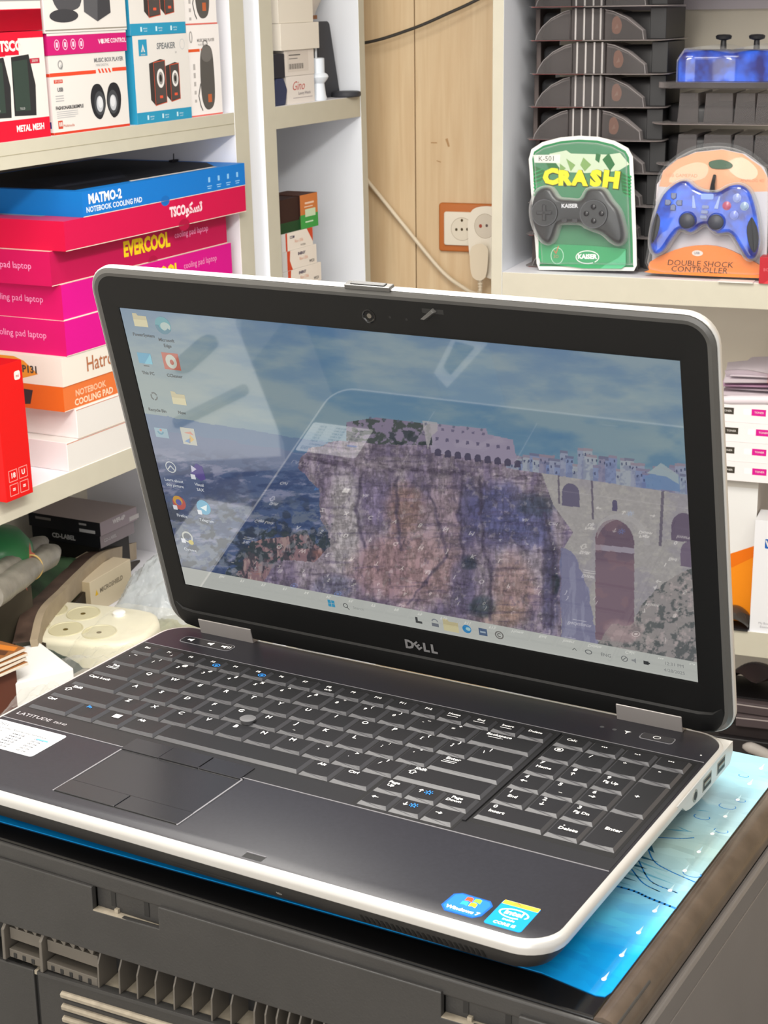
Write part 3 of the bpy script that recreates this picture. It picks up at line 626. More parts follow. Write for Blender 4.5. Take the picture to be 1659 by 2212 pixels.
try: me.polygons.foreach_set('loop_total', np.full(len(loops), 4, dtype=np.int32))
except Exception: pass
me.update(calc_edges=True)
at = me.color_attributes.new('picture', 'FLOAT_COLOR', 'POINT')
lc = np.where(img <= 0.04045, img / 12.92, ((img + 0.055) / 1.055) ** 2.4); rgba = np.concatenate([lc.reshape(-1, 3), np.ones((ss.size, 1))], 1)
at.data.foreach_set('color', rgba.ravel().astype(np.float32))
def glow_mat(name, attr=None, col=None, k=1.0):
    m = bpy.data.materials.new(name); m.use_nodes = True; nt = m.node_tree; b = nt.nodes['Principled BSDF']
    b.inputs['Base Color'].default_value = (0.004, 0.004, 0.005, 1); b.inputs['Roughness'].default_value = 0.03; b.inputs['Specular IOR Level'].default_value = 1.0; b.inputs['Coat Weight'].default_value = 0.6; b.inputs['Coat Roughness'].default_value = 0.02
    if attr:
        n = nt.nodes.new('ShaderNodeAttribute'); n.attribute_name = attr; nt.links.new(n.outputs['Color'], b.inputs['Emission Color'])
    else: b.inputs['Emission Color'].default_value = (*lin(col), 1)
    b.inputs['Emission Strength'].default_value = k
    return m
SCR_K = 0.80
me.materials.append(glow_mat('lcd_picture', attr='picture', k=SCR_K))
dso = bpy.data.objects.new('display', me); COL.objects.link(dso); dso.parent = LAP; LOC['display'] = LOC['laptop'].copy(); LOC[dso.name] = LOC['laptop'].copy()
dso['label'] = 'lit screen showing a town on a cliff and a stone bridge'
_g = {}
def G(h):
    if h not in _g: _g[h] = glow_mat('lcd_' + h, col=h, k=SCR_K)
    return _g[h]
def icon(fn, cap=None, at_=(0, 0), capcol='22262a'):
    mb = MB(); mb.M = LDM; art = Art(mb, T((at_[0], at_[1], 0.02)), 0.04); fn(art)
    for k, s_ in enumerate(cap or []): art.txt(s_, 0, -9.5 - 3.6 * k, 2.9, G(capcol), l=3, bold=0.02, sx=1.0)
    o = mb.build('screen_icon', LAP); o.parent = dso; return o
def folder(a): a.poly([(-5, -4), (5, -4), (5, 3), (-1, 3), (-2, 4.4), (-5, 4.4)], G('b8ad86')); a.rect(-5, -4, 10, 4.5, G('c6bd94'), 2)
def swirl(a):
    a.ell(0, 0, 5.6, 5.6, G('3f8f9a')); a.ell(1.6, -0.6, 3.6, 2.8, G('9fb3ae'), 2); a.ring(0, 0, 5.6, 5.6, 2.4, G('2a6f86'), 3, 180, 330)
def pc(a): a.rect(-5, -3.2, 10, 7, G('3f93b4')); a.poly([(-1, -3.2), (5, -3.2), (5, 3.8)], G('63b3c8'), 2); a.rect(-2, -5, 4, 0.7, G('2c3438'))
def redi(a): a.rect(-6, -5.4, 12, 11, G('b0503c')); a.ell(0, 0, 4, 4.6, G('b9bdb0'), 2); a.ell(0.4, -0.4, 1.4, 1.8, G('a8442f'), 3)
def bini(a): a.ring(0, 0, 2.6, 2.8, 0.9, G('3c4748'), 1, 20, 130); a.ring(0, 0, 2.6, 2.8, 0.9, G('3c4748'), 1, 150, 250); a.ring(0, 0, 2.6, 2.8, 0.9, G('3c4748'), 1, 270, 360)
def card(a): a.rect(-5, -3.6, 10, 6.6, G('7f9fae')); a.ring(-0.6, 0.6, 2.4, 2.2, 1.1, G('38809a'), 2, 180, 360); a.ell(-0.2, 1.6, 0.8, 0.8, G('c06a4c'), 3)
def doc(a): a.rect(-5.4, -6, 10.4, 11.6, G('b3b4a8')); a.poly([(-1, -5), (3.6, -2), (1, 1)], G('d0a850'), 2); a.poly([(-4, -4), (0, -5), (1, -1)], G('5d86b4'), 2); a.poly([(-3, 2), (2, 3.4), (4, 1)], G('c4806e'), 2)
def camn(a): a.ring(0, 0, 4, 4, 0.7, G('c3c8c8')); a.line([(-2.4, -1.6), (0, 1), (2.6, -2)], 0.8, G('c3c8c8'), 2)
def vs(a): a.poly([(-5, -1.6), (1, 5.6), (5.4, 4), (6, -4.8), (2, -6.4)], G('4a3c88')); a.poly([(-3.6, -1.2), (0.6, 1.6), (-3.2, 4)], G('c8c6d8'), 2); a.rect(-5, -6, 3.4, 3.4, G('d8dae0'), 2)
def fox(a): a.ell(0, 0, 5, 5, G('b5524e')); a.ell(-0.6, 1.6, 3.6, 3.4, G('c7963e'), 2); a.ell(-0.2, 0.4, 2.2, 2.2, G('5a5aa0'), 3); a.rect(-5.4, -5.4, 3.2, 3.2, G('d8dae0'), 4)
def tele(a): a.ell(0, 0, 5.2, 5.2, G('4f9fc0')); a.poly([(-2.6, -0.4), (3, 2.2), (1.6, -2.6)], G('d6e2e4'), 2); a.rect(-5.4, -5.6, 3.2, 3.2, G('d8dae0'), 2)
def chrome(a): a.ring(0, 0, 4.2, 4.2, 1.2, G('b8bab2')); a.ell(2, -3.6, 2, 1.8, G('c2b04a'), 2); a.rect(-5.4, -4.8, 3.2, 3.2, G('d8dae0'), 2)
for fn, cap, px in ((folder, ['PowerSystem'], (303, 692)), (swirl, ['Microsoft', 'Edge'], (352, 703)), (pc, ['This PC'], (313, 775)), (redi, ['CCleaner'], (370, 781)), (bini, ['Recycle Bin'], (333, 856)), (folder, ['New'], (386, 861)),
                    (card, [], (349, 934)), (doc, [], (408, 942)), (camn, ['Learn about', 'this picture'], (369, 1009)), (vs, ['Visual', 'SAX'], (424, 1018)), (fox, ['Firefox'], (387, 1086)), (tele, ['Telegram'], (440, 1096)), (chrome, ['Chrome'], (405, 1160))):
    # invert the picture's layout transform to millimetres on the panel
    A_ = np.array([[HM[0] - px[0] * HM[6], HM[1] - px[0] * HM[7]], [HM[3] - px[1] * HM[6], HM[4] - px[1] * HM[7]]]); q = np.linalg.solve(A_, np.array([px[0] - HM[2], px[1] - HM[5]]))
    icon(fn, cap, (float(q[0]), float(q[1])), '22262a' if px[1] < 900 else 'c8ccd2')
def bar(fn, s_): icon(fn, None, (s_, 6.6))
bar(lambda a: [a.rect(x, y, 2.3, 2.3, G('3590b4')) for x in (-2.5, 0.1) for y in (-2.5, 0.1)], 111.4)
bar(lambda a: (a.ring(0, 0.4, 1.7, 1.7, 0.5, G('4a4c4c')), a.line([(1.2, -0.9), (2.2, -2.1)], 0.5, G('4a4c4c')), a.txt('Search', 9, 0, 2.8, G('8d908c'))), 121.5)
bar(lambda a: (a.rect(-2.2, -2.4, 4.4, 1.6, G('3a3c3c')), a.rect(-2.2, -2.4, 1.6, 4.2, G('3a3c3c'))), 172)
bar(lambda a: (a.ring(0, 1, 2.2, 2, 0.8, G('7c8086'), 1, 0, 180), a.rect(-2.3, -2.6, 4.6, 2.4, G('686c74'))), 183)
bar(lambda a: folder(a), 193.5)
bar(lambda a: (a.ell(0, 0, 2.9, 2.9, G('2a7fb4')), a.ell(0.9, 0.2, 1.6, 1.2, G('9fc4c8'), 2)), 204)
bar(lambda a: (a.rect(-2.7, -2.5, 5.4, 5, G('455a78')), a.rect(-1.8, -0.6, 3.6, 1.2, G('9aa8b4'), 2)), 214.5)
bar(lambda a: (a.ring(0, 0, 2.8, 2.8, 0.8, G('6d6a66')), a.ring(0, 0, 1.4, 1.4, 0.7, G('6d6a66'), 1, 40, 320)), 225)
bar(lambda a: a.line([(-1.2, -0.6), (0, 0.7), (1.2, -0.6)], 0.4, G('5c5e5e')), 272)
bar(lambda a: a.ring(0, 0, 2.2, 1.6, 0.6, G('6a6c6c')), 280.5)
bar(lambda a: a.txt('ENG', 0, 0, 3.2, G('6a6c6c')), 291)
bar(lambda a: (a.ring(0, 0, 2, 2, 0.5, G('6a6c6c')), a.line([(-1, -1), (1, 1)], 0.5, G('6a6c6c'))), 302)
bar(lambda a: a.poly([(-1.8, -0.6), (-0.6, -0.6), (0.8, -1.8), (0.8, 1.8), (-0.6, 0.6), (-1.8, 0.6)], G('8a8c8c')), 308)
bar(lambda a: (a.rect(-1.8, -1.2, 3, 2.4, G('2f3132')), a.rect(1.2, -0.5, 0.8, 1, G('2f3132'))), 315)
bar(lambda a: (a.txt('12:31 PM', 0, 2.2, 3.0, G('7a7c7c')), a.txt('4/28/2025', 0, -2.4, 3.0, G('7a7c7c'))), 331)
# ---------------------------------------------------------------- printer under the laptop
M_pr = mat('printer_grey_black', '2f2e2d', 0.42, noise=0.1, nscale=30, bump=0.12, bscale=900)
M_pr2 = mat('printer_side_grey', '6b6765', 0.3, noise=0.06, nscale=14, bump=0.04, bscale=900)
M_prd = mat('printer_dark_gap', '161514', 0.6)
M_dust = mat('dusty_grey_plastic', '938a7a', 0.85, noise=0.18, nscale=160)
M_gloss = mat('printer_gloss_black', '0d0d0e', 0.12)
M_rim = mat('worn_glossy_brown_black_rim', '4a4038', 0.2, noise=0.25, nscale=60)
M_fin = mat('printer_fin_grey', '57524b', 0.4, noise=0.08, nscale=50)
PR = empty('laser_printer', (200, -20, -330), 'large black laser printer with a finned vent along its front, under the laptop', 'printer')
mb = MB()
xL, xR, yF, yB = -22, 400, -165, 122
mb.box(xL, xR, -120, yB, -330, -36, M_pr)                          # core
mb.box(xL, xR, yF + 1.5, -118, -330, -100.5, M_prd)
mb.build('printer_body', PR)
# top lid with glossy black border and brown worn rim on the right
mb = MB(); mb.box(xL + 2, 388.6, -161.5, 121, -36, -28.6, M_gloss); mb.build('top_lid', PR, bevel=1.0, segs=3)
mb = MB()
mb.loft([[(x, y, z) for x, z in ((388.4, -36), (388.4, -29.2), (389.6, -28.4), (392.5, -27.6), (396.5, -28.6), (399.6, -32), (400.8, -37), (400.8, -42))] for y in (-161.5, 121)], M_rim)
mb.build('side_rim', PR, smooth=50)
mb = MB(); mb.box(401.0, 402.8, -160, yB, -330, -61.5, M_pr2); mb.box(400.9, 402.8, -160, yB, -60.6, -43.5, M_pr2)
mb.loft([[(x, y, z) for x, z in ((400.2, -43.6), (403.4, -43.6), (404.2, -46), (403.0, -60.6), (400.2, -60.6))] for y in (-161, yB)], M_pr2)
mb.build('side_panel', PR, bevel=0.6)
# front strip below the lid
mb = MB(); mb.box(xL, 399, -163.2, -120, -39.6, -30.2, M_pr); mb.build('front_strip', PR, bevel=1.2, segs=3)
# front cover with its two notches, slots and the lower edge
def panel(mb, pts, y0, y1, m): mb.loft([[(x, y, z) for x, z in pts] for y in (y1, y0)], m)
mb = MB()
zt0, zt1 = -38.9, -37.4   # top edge
pts = [(xL, zt0), (115.8, zt0), (115.8, -52.2), (157.8, -50.8), (157.8, -38.4), (316.4, -37.2), (316.4, -50.0), (354.6, -49.0), (354.6, -37.0), (399, -36.9), (399, -71), (252, -73.5), (157, -75.4), (54, -77.6), (xL, -80)]
panel(mb, pts[::-1], -165, -161.5, M_pr)
mb.build('front_cover', PR, bevel=0.5)
for x0, x1, z0 in ((115.8, 157.8, -52), (316.4, 354.6, -50)):
    mb = MB()
    mb.box(x0, x1, -160.4, -159, z0 - 1, -37, M_pr)
    mb.box(x0, x1, -164.8, -159, z0 - 0.8, z0 + 0.4, M_dust)
    for q in ((9, 2.8), (30, 3), (39, 2.6)): mb.box(x0 + q[0], x0 + q[0] + q[1], -160.8, -160.2, z0 + 3.0, z0 + 14, M_prd)
    mb.box(x0 + 11.8, x0 + 14, -162.2, -160.4, z0 + 0.4, z0 + 2.6, M_dust)
    mb.build('latch_recess', PR)
# the finned air outlet
mb = MB(); panel(mb, [(xL, -80), (399, -71), (399, -86), (xL, -101)], -150, -147.5, M_prd); mb.build('vent_back', PR)
mb = MB()
zb = lambda x: -98.5 + (x - 113) * 0.052
mb.loft([[(x, y, zb(x) + q) for y, q in ((-164.6, -2.2), (-149.5, -2.2), (-149.5, 1.5), (-164.6, 0))] for x in (xL, 399)], M_dust); mb.build('vent_sill', PR)
zc = lambda x: -77.8 + (x - 113) * 0.03
fx = [115.6 + 12.4 * k if k else 115.2 for k in range(9)]; fx = [115.2, 129.0] + [129.0 + 11.6 * k for k in range(1, 7)] + [205.9 + 6.5 * k for k in range(1, 28)]
for x in fx:
    mb = MB(); P = [(-164.8, zb(x)), (-149.5, zb(x)), (-149.5, zc(x) + 1), (-158.5, zc(x) + 1.2), (-161.5, zc(x) - 0.5), (-164.2, zc(x) - 6)]
    mb.loft([[(q, y, z) for y, z in P] for q in (x, x + 1.0)], M_fin); mb.build('vent_fin', PR, bevel=0.25)
# toothed guides at the left end of the outlet
for x0, x1 in ((54.5, 76.5), (80.5, 114.5)):
    mb = MB(); mb.box(x0, x1, -162.5, -156, -87.6, -80.6, M_fin); mb.box(x0, x1, -164, -156, -97.8, -92.8, M_fin)
    n = int((x1 - x0) / 6.2)
    for k in range(n):
        mb.box(x0 + 3 + 6.2 * k, x0 + 5.2 + 6.2 * k, -164.4, -163.8, -97.4, -94.4, M_prd)
        mb.loft([[(x0 + 2 + 6.2 * k + a, y, z) for a, z in ((0, -77), (5.4, -77.2), (4.4, -80.4), (3.6, -80.4))] for y in (-160, -163)], M_fin)
    mb.build('toothed_guide', PR, bevel=0.3)
for x in (51.5, 77.6):
    mb = MB(); mb.loft([[(q, y, z) for y, z in ((-166.4, -99), (-152, -99), (-152, -76), (-162, -76.4), (-166, -81))] for q in (x, x + 2.0)], M_fin); mb.build('guide_post', PR, bevel=0.5)
# lower front: left door, right door with louvres
mb = MB(); panel(mb, [(xL, -103), (71.8, -100.2), (71.8, -330), (xL, -330)][::-1], -165.4, -161, M_pr); mb.build('left_door', PR, bevel=0.6)
mb = MB(); panel(mb, [(74.6, -100.3), (399, -84.5), (399, -330), (74.6, -330)][::-1], -165.2, -161, M_pr)
mb.loft([[(x, y, -99.8 + (x - 76) * 0.0487 + q) for y, q in ((-166.4, -1.6), (-161, -1.6), (-161, 0.6), (-166.2, 0.4))] for x in (75, 399)], M_pr)
for k in range(14):
    z0 = -106.5 - 7.4 * k
    mb.loft([[(x, y, z0 + (x - 91) * 0.045 + q) for y, q in ((-165.0, -3.2), (-165.0, 0), (-166.2, -0.2), (-167.4, -1.2), (-167.0, -3.2))] for x in (91, 392)], M_dust)
    mb.loft([[(x, -165.5, z0 + (x - 91) * 0.045 + q) for q in (-3.2, -5.4)] + [(x, -165.25, z0 + (x - 91) * 0.045 + q) for q in (-5.4, -3.2)] for x in (91, 392)], M_prd)
mb.build('louvred_door', PR, bevel=0.3)

# the glossy blue picture sheet under the laptop
def mat_sheet():
    m = bpy.data.materials.new('glossy_water_picture'); m.use_nodes = True; nt = m.node_tree; b = nt.nodes['Principled BSDF']
    b.inputs['Roughness'].default_value = 0.015; b.inputs['Specular IOR Level'].default_value = 0.5
    L = nt.links; N = nt.nodes.new
    tc = N('ShaderNodeTexCoord'); sp = N('ShaderNodeSeparateXYZ'); L.new(tc.outputs['Generated'], sp.inputs[0])
    n = N('ShaderNodeTexNoise'); n.inputs['Scale'].default_value = 5; n.inputs['Detail'].default_value = 4; L.new(tc.outputs['Generated'], n.inputs['Vector'])
    ma = N('ShaderNodeMath'); ma.operation = 'MULTIPLY_ADD'; ma.inputs[1].default_value = 0.12; L.new(n.outputs['Fac'], ma.inputs[0]); L.new(sp.outputs['Y'], ma.inputs[2])
    r = N('ShaderNodeValToRGB'); L.new(ma.outputs[0], r.inputs[0]); e = r.color_ramp.elements
    e[0].position = 0.03; e[0].color = (*lin('0b86cf'), 1); e[1].position = 0.97; e[1].color = (*lin('80b2c2'), 1)
    for p_, c_ in ((0.22, '1597dc'), (0.33, '58b9e6'), (0.46, '86b4c8'), (0.6, '9dbab8'), (0.78, '94bac8')):
        q = e.new(p_); q.color = (*lin(c_), 1)
    # dabs of lighter and darker blue, as water is drawn
    v = N('ShaderNodeTexVoronoi'); v.inputs['Scale'].default_value = 42; mp = N('ShaderNodeMapping'); mp.inputs['Scale'].default_value = (0.6, 1, 1); L.new(tc.outputs['Generated'], mp.inputs[0]); L.new(mp.outputs[0], v.inputs['Vector'])
    hs = N('ShaderNodeMix'); hs.data_type = 'RGBA'; hs.blend_type = 'OVERLAY'; hs.inputs[0].default_value = 0.13; L.new(r.outputs[0], hs.inputs[6]); vr = N('ShaderNodeRGBToBW'); L.new(v.outputs['Color'], vr.inputs[0]); L.new(vr.outputs[0], hs.inputs[7])
    # dark blue splash strokes in the pale middle
    wv = N('ShaderNodeTexWave'); wv.wave_type = 'BANDS'; wv.bands_direction = 'Y'; wv.inputs['Scale'].default_value = 5.5; wv.inputs['Distortion'].default_value = 9; wv.inputs['Detail'].default_value = 3; wv.inputs['Detail Scale'].default_value = 1.6
    L.new(tc.outputs['Generated'], wv.inputs['Vector'])
    rr = N('ShaderNodeValToRGB'); rr.color_ramp.elements[0].position = 0.90; rr.color_ramp.elements[1].position = 0.97; L.new(wv.outputs['Fac'], rr.inputs[0])
    band = N('ShaderNodeValToRGB'); be = band.color_ramp.elements; be[0].position = 0.46; be[0].color = (0, 0, 0, 1); be[1].position = 0.50; be[1].color = (1, 1, 1, 1); q = be.new(0.72); q.color = (1, 1, 1, 1); q = be.new(0.80); q.color = (0.0, 0.0, 0.0, 1)
    L.new(sp.outputs['Y'], band.inputs[0]); mu = N('ShaderNodeMath'); mu.operation = 'MULTIPLY'; L.new(rr.outputs[0], mu.inputs[0]); L.new(band.outputs[0], mu.inputs[1])
    mu2 = N('ShaderNodeMath'); mu2.operation = 'MULTIPLY'; mu2.inputs[1].default_value = 0.0; L.new(mu.outputs[0], mu2.inputs[0])
    mx = N('ShaderNodeMix'); mx.data_type = 'RGBA'; L.new(mu2.outputs[0], mx.inputs[0]); L.new(hs.outputs[2], mx.inputs[6]); mx.inputs[7].default_value = (*lin('2474a8'), 1)
    L.new(mx.outputs[2], b.inputs['Base Color'])
    return m
mb = MB(); mb.prism([(-19, -149.5), (100, -147), (220, -144.2), (355, -141.5), (383, -146.5), (387, -145.5), (388.2, -141), (388.2, 120), (-19, 120)], -28.55, -28.05, mat_sheet())
art = Art(mb, T((0, 0, -28.05)), 0.02); K_dot, K_dot2 = C('f4f8fa', 0.06), C('b4d8e2', 0.06)
SB = C('1f78c0', 0.06); SD = C('2d5f78', 0.06)
art.line([tuple(p[:2]) for p in curve_pts([(340, -56, 0), (362, -55, 0), (374, -58, 0), (388, -61, 0)], 5)], 1.6, SB)
for P in ([(352, -6), (362, -22), (372, -28), (388, -33)], [(355, -25), (368, -42), (380, -46), (384, -47)], [(356, -36), (366, -46), (376, -50)], [(352, 0), (366, 6), (372, 10)]):
    art.line([tuple(p[:2]) for p in curve_pts([(x, y, 0) for x, y in P], 5)], 0.8, SB)
art.poly([(348, -2), (356, -8), (360, -15), (354, -12)], SD)
SL = C('5f9fb8', 0.06); SL2 = C('8ab8c4', 0.06)
for k, (x, y, L_, w_, dy, m_) in enumerate(((350, -20, 16, 1.6, -3, SD), (352, -25, 20, 1.2, -5, SL), (349, -29, 14, 2.0, -3, SD), (354, -33, 26, 1.4, -7, SL), (350, -38, 18, 1.6, -4, SL), (360, -41, 20, 1.0, -4, SL2), (351, -44, 12, 1.2, -2, SD), (362, -30, 18, 1.4, -6, SL2), (366, -48, 14, 1.0, -2, SL2), (356, 12, 14, 1.2, 4, SL), (360, 18, 10, .8, -3, SL), (362, 40, 8, .8, 2, SL), (352, -50, 10, .8, -1, SL))):
    art.poly([(x, y), (x + L_ * .4, y + dy * .5 - w_), (x + L_, y + dy), (x + L_ * .4, y + dy * .5 + w_ * .4)], m_)
for x, y, r in ((376, 52, 3.2), (380, 62, 2), (382, 24, 2.6), (368, 34, 3), (384, -26, 3.2), (372, 92, 2)): art.ring(x, y, r * 1.5, r, 0.5, SB, 1, 150, 400)
for k in range(12):
    x, y = 384.2 + 0.34 * k, 105.5 - 21.7 * k
    art.ell(x - 6.5, y, 1.1, 1.5, K_dot, 3, n=12); art.poly([(x - 7.2, y + 1), (x - 5.8, y + 1), (x - 6.6, y + 7)], K_dot2, 2)
sh = mb.build('picture_sheet'); tag(sh, 'glossy blue water-splash picture sheet lying under the laptop', 'picture sheet')

# the counter that carries it all
M_counter = mat('counter_laminate', '3a3733', 0.5, noise=0.1)
ct = empty('counter', (100, 250, -1000), 'dark laminate counter under the printer', 'counter')
mb = MB(); mb.box(-60, 620, -230, 640, -360, -330, M_counter); mb.build('worktop', ct, bevel=2)
mb = MB(); mb.box(-50, 600, -200, 620, -1000, -360, mat('counter_front', '4b4742', 0.5)); mb.build('cupboard_body', ct)
M_tab = mat('white_table_laminate', 'dcdcda', 0.35)
tt = empty('side_table', (-600, -600, -1000), 'unseen white table left of the printer, outlined by its screen reflection', 'table')
mb = MB(); mb.prism(ccw([(-469, -580), (-323, -421), (-300, -385), (-460, -345), (-560, -250), (-1000, -250), (-1000, -1000), (-620, -1000), (-600, -800)]), -350, -330, M_tab); mb.build('tabletop', tt, bevel=1)  # unseen; outline cut to the pale patch mirrored in the screen
for x, y in ((-400, -450), (-950, -300), (-950, -950), (-640, -930)):
    mb = MB(); mb.cyl((x, y), 20, -1000, -350, C('8a8a8c')); mb.build('leg', tt)
for x, y, w_, d_, r_, m_, lab in ((-488, -519, 26, 62, 14, '8a8a86', 'unseen rounded grey shape on the white table'), (-420, -440, 12, 90, 40, '9a9a98', 'unseen thin grey bar on the white table'), (-600, -450, 60, 90, 20, '6f7f88', 'unseen grey-blue shape on the white table')):
    mb = MB(); mb.prism([(x + p * math.cos(r_ / 57.3) - q * math.sin(r_ / 57.3), y + p * math.sin(r_ / 57.3) + q * math.cos(r_ / 57.3)) for p, q in rr2(-w_ / 2, w_ / 2, -d_ / 2, d_ / 2, min(w_, d_) / 2.1)], -329.9, -322, C(m_)); tag(mb.build('desk_item', bevel=1), lab, 'case')  # unseen shapes, placed for the grey marks mirrored in the screen
mb = MB(); mb.box(-360, -288, -312, -222, -1000, -332, C('d4d8d8')); tag(mb.build('added_white_block'), 'tall white bin left of the printer, unseen and added for its screen reflection', 'bin')  # unseen; added to give the screen a pale sheet to mirror
mb = MB(); mb.prism([(-195, -600), (-150, -590), (-165, -515), (-190, -535)], -1000, -332, C('c8c8c4')); tag(mb.build('added_white_column'), 'slim white pedestal in front of the printer, unseen and added for its screen reflection', 'column')  # unseen; added to give the screen a small pale card to mirror
mb = MB(); mb.prism([(-186, -585), (-162, -580), (-170, -535), (-182, -545)], -331.9, -329, C('55585a')); tag(mb.build('grey_pad'), 'unseen small grey pad on the slim white pedestal', 'pad')  # grey centre of that mirrored card
# one long batten lamp hung from the ceiling above the laptop
lt = empty('hanging_lamp', (-30, 200, 690), 'long white batten lamp hanging from the ceiling above the laptop', 'lamp')
mb = MB(); mb.box(-95, 35, -460, 870, 690, 710, C('e8e8e6')); 
for y in (-300, 700): mb.tube([(-30, y, 708), (-30, y, 1500)], 2, C('d0d0d0'))
mb.build('rail', lt)

# ---------------------------------------------------------------- shelving
M_edge = mat('cream_edge_band', 'c0bcab', 0.35, noise=0.02)
M_lam = mat('white_laminate', 'e4e4ea', 0.45, spec=.3)
M_lamb = mat('cool_white_laminate', 'e8ecf3', 0.35)
M_back = mat('cream_back_panel', 'd8cfbc', 0.6)
EM = {'f': M_edge}
def at(px, py, F, b):
    """the point of a vertical plane b deep in a shelving's frame that a sight line meets"""
    d = Vector(RX) * ((px - 829.5) / FPX) + Vector(RD) * ((py - 1106) / FPX) + Vector(RF)
    n = Vector((F[0][1], F[1][1], F[2][1])); o = F @ Vector((0, b, 0)); k = (o - Vector(CAMP)).dot(n) / d.dot(n)
    return F.inverted() @ (Vector(CAMP) + d * k)
def unit(name, label, F, loc, uprights, shelves, backs, tops=None):
    e = empty(name, F @ Vector(loc), label, 'shelving')
    for a0, a1, b0, m in uprights:
        mb = MB(); mb.M = F; mb.box(a0, a1, b0, 330, CB, CT, m[0], {'f': m[1]}); mb.build('upright', e, bevel=0.8)
    for a0, a1, c0, c1 in shelves:
        mb = MB(); mb.M = F; mb.box(a0 + .2, a1 - .2, 0.5, 326, c0, c1, M_lam, EM)
        if c1 == 0 and a0 < -1000: mb.box(a0 + 1, a1 - 1, 0.1, 0.6, -16.2, -15.4, C('9d977f'))
        mb.build('shelf', e, bevel=0.8)
    for a0, a1 in backs:
        mb = MB(); mb.M = F; mb.box(a0, a1, 326, 329.5, CB, CT, M_back); mb.build('back_panel', e)
    return e
CB, CT = -1230, 1150
SHU = unit('shelving_unit', 'cream-edged white shelf unit holding the speaker cartons and the pink cooling-pad stack', FL, (-400, 160, CB),
     [(-17, 20, 0, (M_lam, M_edge)), (-1150, -1115, 0, (M_lam, M_edge)), (20.2, 60.8, 6, (M_lamb, M_lamb))],
     [(-1115, -17, -32, 0), (-1115, -17, -460, -428), (-1115, -17, -732, -700), (-1115, -17, 396, 428)], [(-1115, -17)])
CB = -1230
unit('shelving_unit', 'narrow cream-edged shelf unit beside the wood panelling, holding small white boxes', FL, (220, 160, CB),
     [(61, 96, 0, (M_lam, M_edge)), (360, 379, 0, (M_lamb, M_edge))], [(96, 360, -33, 0), (96, 360, -462, -430), (96, 360, 398, 430), (96, 360, -800, -768)], [(96, 360)])
CB, CT = -990, 1480
unit('shelving_unit', 'wide cream-edged shelf unit on the right holding the game controller packs', FR, (400, 160, CB),
     [(-22, -5, 0, (M_lamb, M_edge)), (900, 935, 0, (M_lam, M_edge))], [(-5, 900, -38, 0), (-5, 900, -575, -534), (-5, 900, 430, 470), (-5, 900, -905, -870)], [(-5, 900)])
mb = MB(); mb.M = FR; mb.box(20, 895, 300, 325.5, 377, 429, mat('mauve_grey_board', 'b9b0b3', 0.6)); 
bb = mb.build('storage_board'); tag(bb, 'mauve grey board along the back of the right unit, above the controllers', 'board')

# ---------------------------------------------------------------- cartons
class Box:
    def __init__(s, F, a0, a1, b0, b1, c0, c1, front, side=None, top=None, yaw=0, lean=0, bev=0.5):
        s.w, s.d, s.h = a1 - a0, b1 - b0, c1 - c0; s.mb = MB(); s.mb.M = F @ T(((a0 + a1) / 2, b0, c0)) @ RZ(yaw) @ RXm(lean)
        side = side or front; top = top or side; w, d, h = s.w, s.d, s.h
        s.mb.box(-w / 2, w / 2, 0, d, 0, h, side, {'f': front, 't': top})
        # the board's cut edge shows as a thin lip where the flap folds
        s.f = Art(s.mb, frame((-w / 2, 0, 0), (1, 0, 0), (0, 0, 1), (0, -1, 0)), 0.15)
        s.s = Art(s.mb, frame((-w / 2, d, 0), (0, -1, 0), (0, 0, 1), (-1, 0, 0)), 0.15)
        s.t = Art(s.mb, frame((-w / 2, 0, h), (1, 0, 0), (0, 1, 0), (0, 0, 1)), 0.15)
        s.bev = bev
    def done(s, name, label, cat, group=None):
        return tag(s.mb.build(name, bevel=s.bev), label, cat, group)
_k = {}
def K(h):
    if h not in _k: _k[h] = mat('carton_print_' + h, h, 0.5, spec=0.2)
    return _k[h]
W_, RED, BLK, GRY = K('d8d5d1'), K('cf1330'), K('26262a'), K('8c8c90')
def speaker_tall(a, x, y, w, h, dark='2c2c2e'):
    a.poly([(x, y + h * .02), (x + w * .93, y), (x + w, y + h * .5), (x + w * .8, y + h), (x + w * .05, y + h * .97)], K(dark), 1)
    a.poly([(x + w * .06, y + h * .1), (x + w * .7, y + h * .09), (x + w * .72, y + h * .92), (x + w * .08, y + h * .9)], K('33403a'), 2); a.txt('TSCO', x + w * .35, y + h * .13, h * .05, K('c8c8c8'), l=3)
# far-left red and white loudspeaker cartons
for k, (c0, lab) in enumerate(((0.1, 'red and white loudspeaker carton lettered METAL MESH, at the left end of the upper shelf'), (126.5, 'red and white loudspeaker carton stacked on the METAL MESH carton'))):
    b = Box(FL, -560, -428, 2, 150, c0, c0 + 125.5, W_, RED, RED, bev=0.6); b.f.rect(0, 0, 132, 24, RED); 
    if k == 0:
        b.f.rect(0, 118, 132, 7.5, RED); b.f.poly([(0, 98), (60, 98), (60, 118), (0, 118)], RED)
        b.f.poly([(52, 118), (57, 99), (85, 99), (85, 118)], RED, 1)
        speaker_tall(b.f, 24, 27, 41, 70); speaker_tall(b.f, 68, 27, 43, 72)
        b.f.txt('METAL MESH', 95, 13, 10.5, K('f4e6e8'), bold=0.03, sx=.85); b.f.txt('\uFEEE\uFB91\uFEB4\uFE97 TSCO', 52, 109, 16, W_, bold=0.05, l=3); b.f.rect(104, 88, 18, 6, K('b02a40')); b.f.txt('200W', 113, 91, 4.6, W_, l=3)
    else:
        b.f.rect(0, 0, 132, 25, RED, 1); b.f.rect(0, 34, 132, 2, GRY); speaker_tall(b.f, 40, 40, 60, 70)
    b.done('speaker_carton', lab, 'carton')
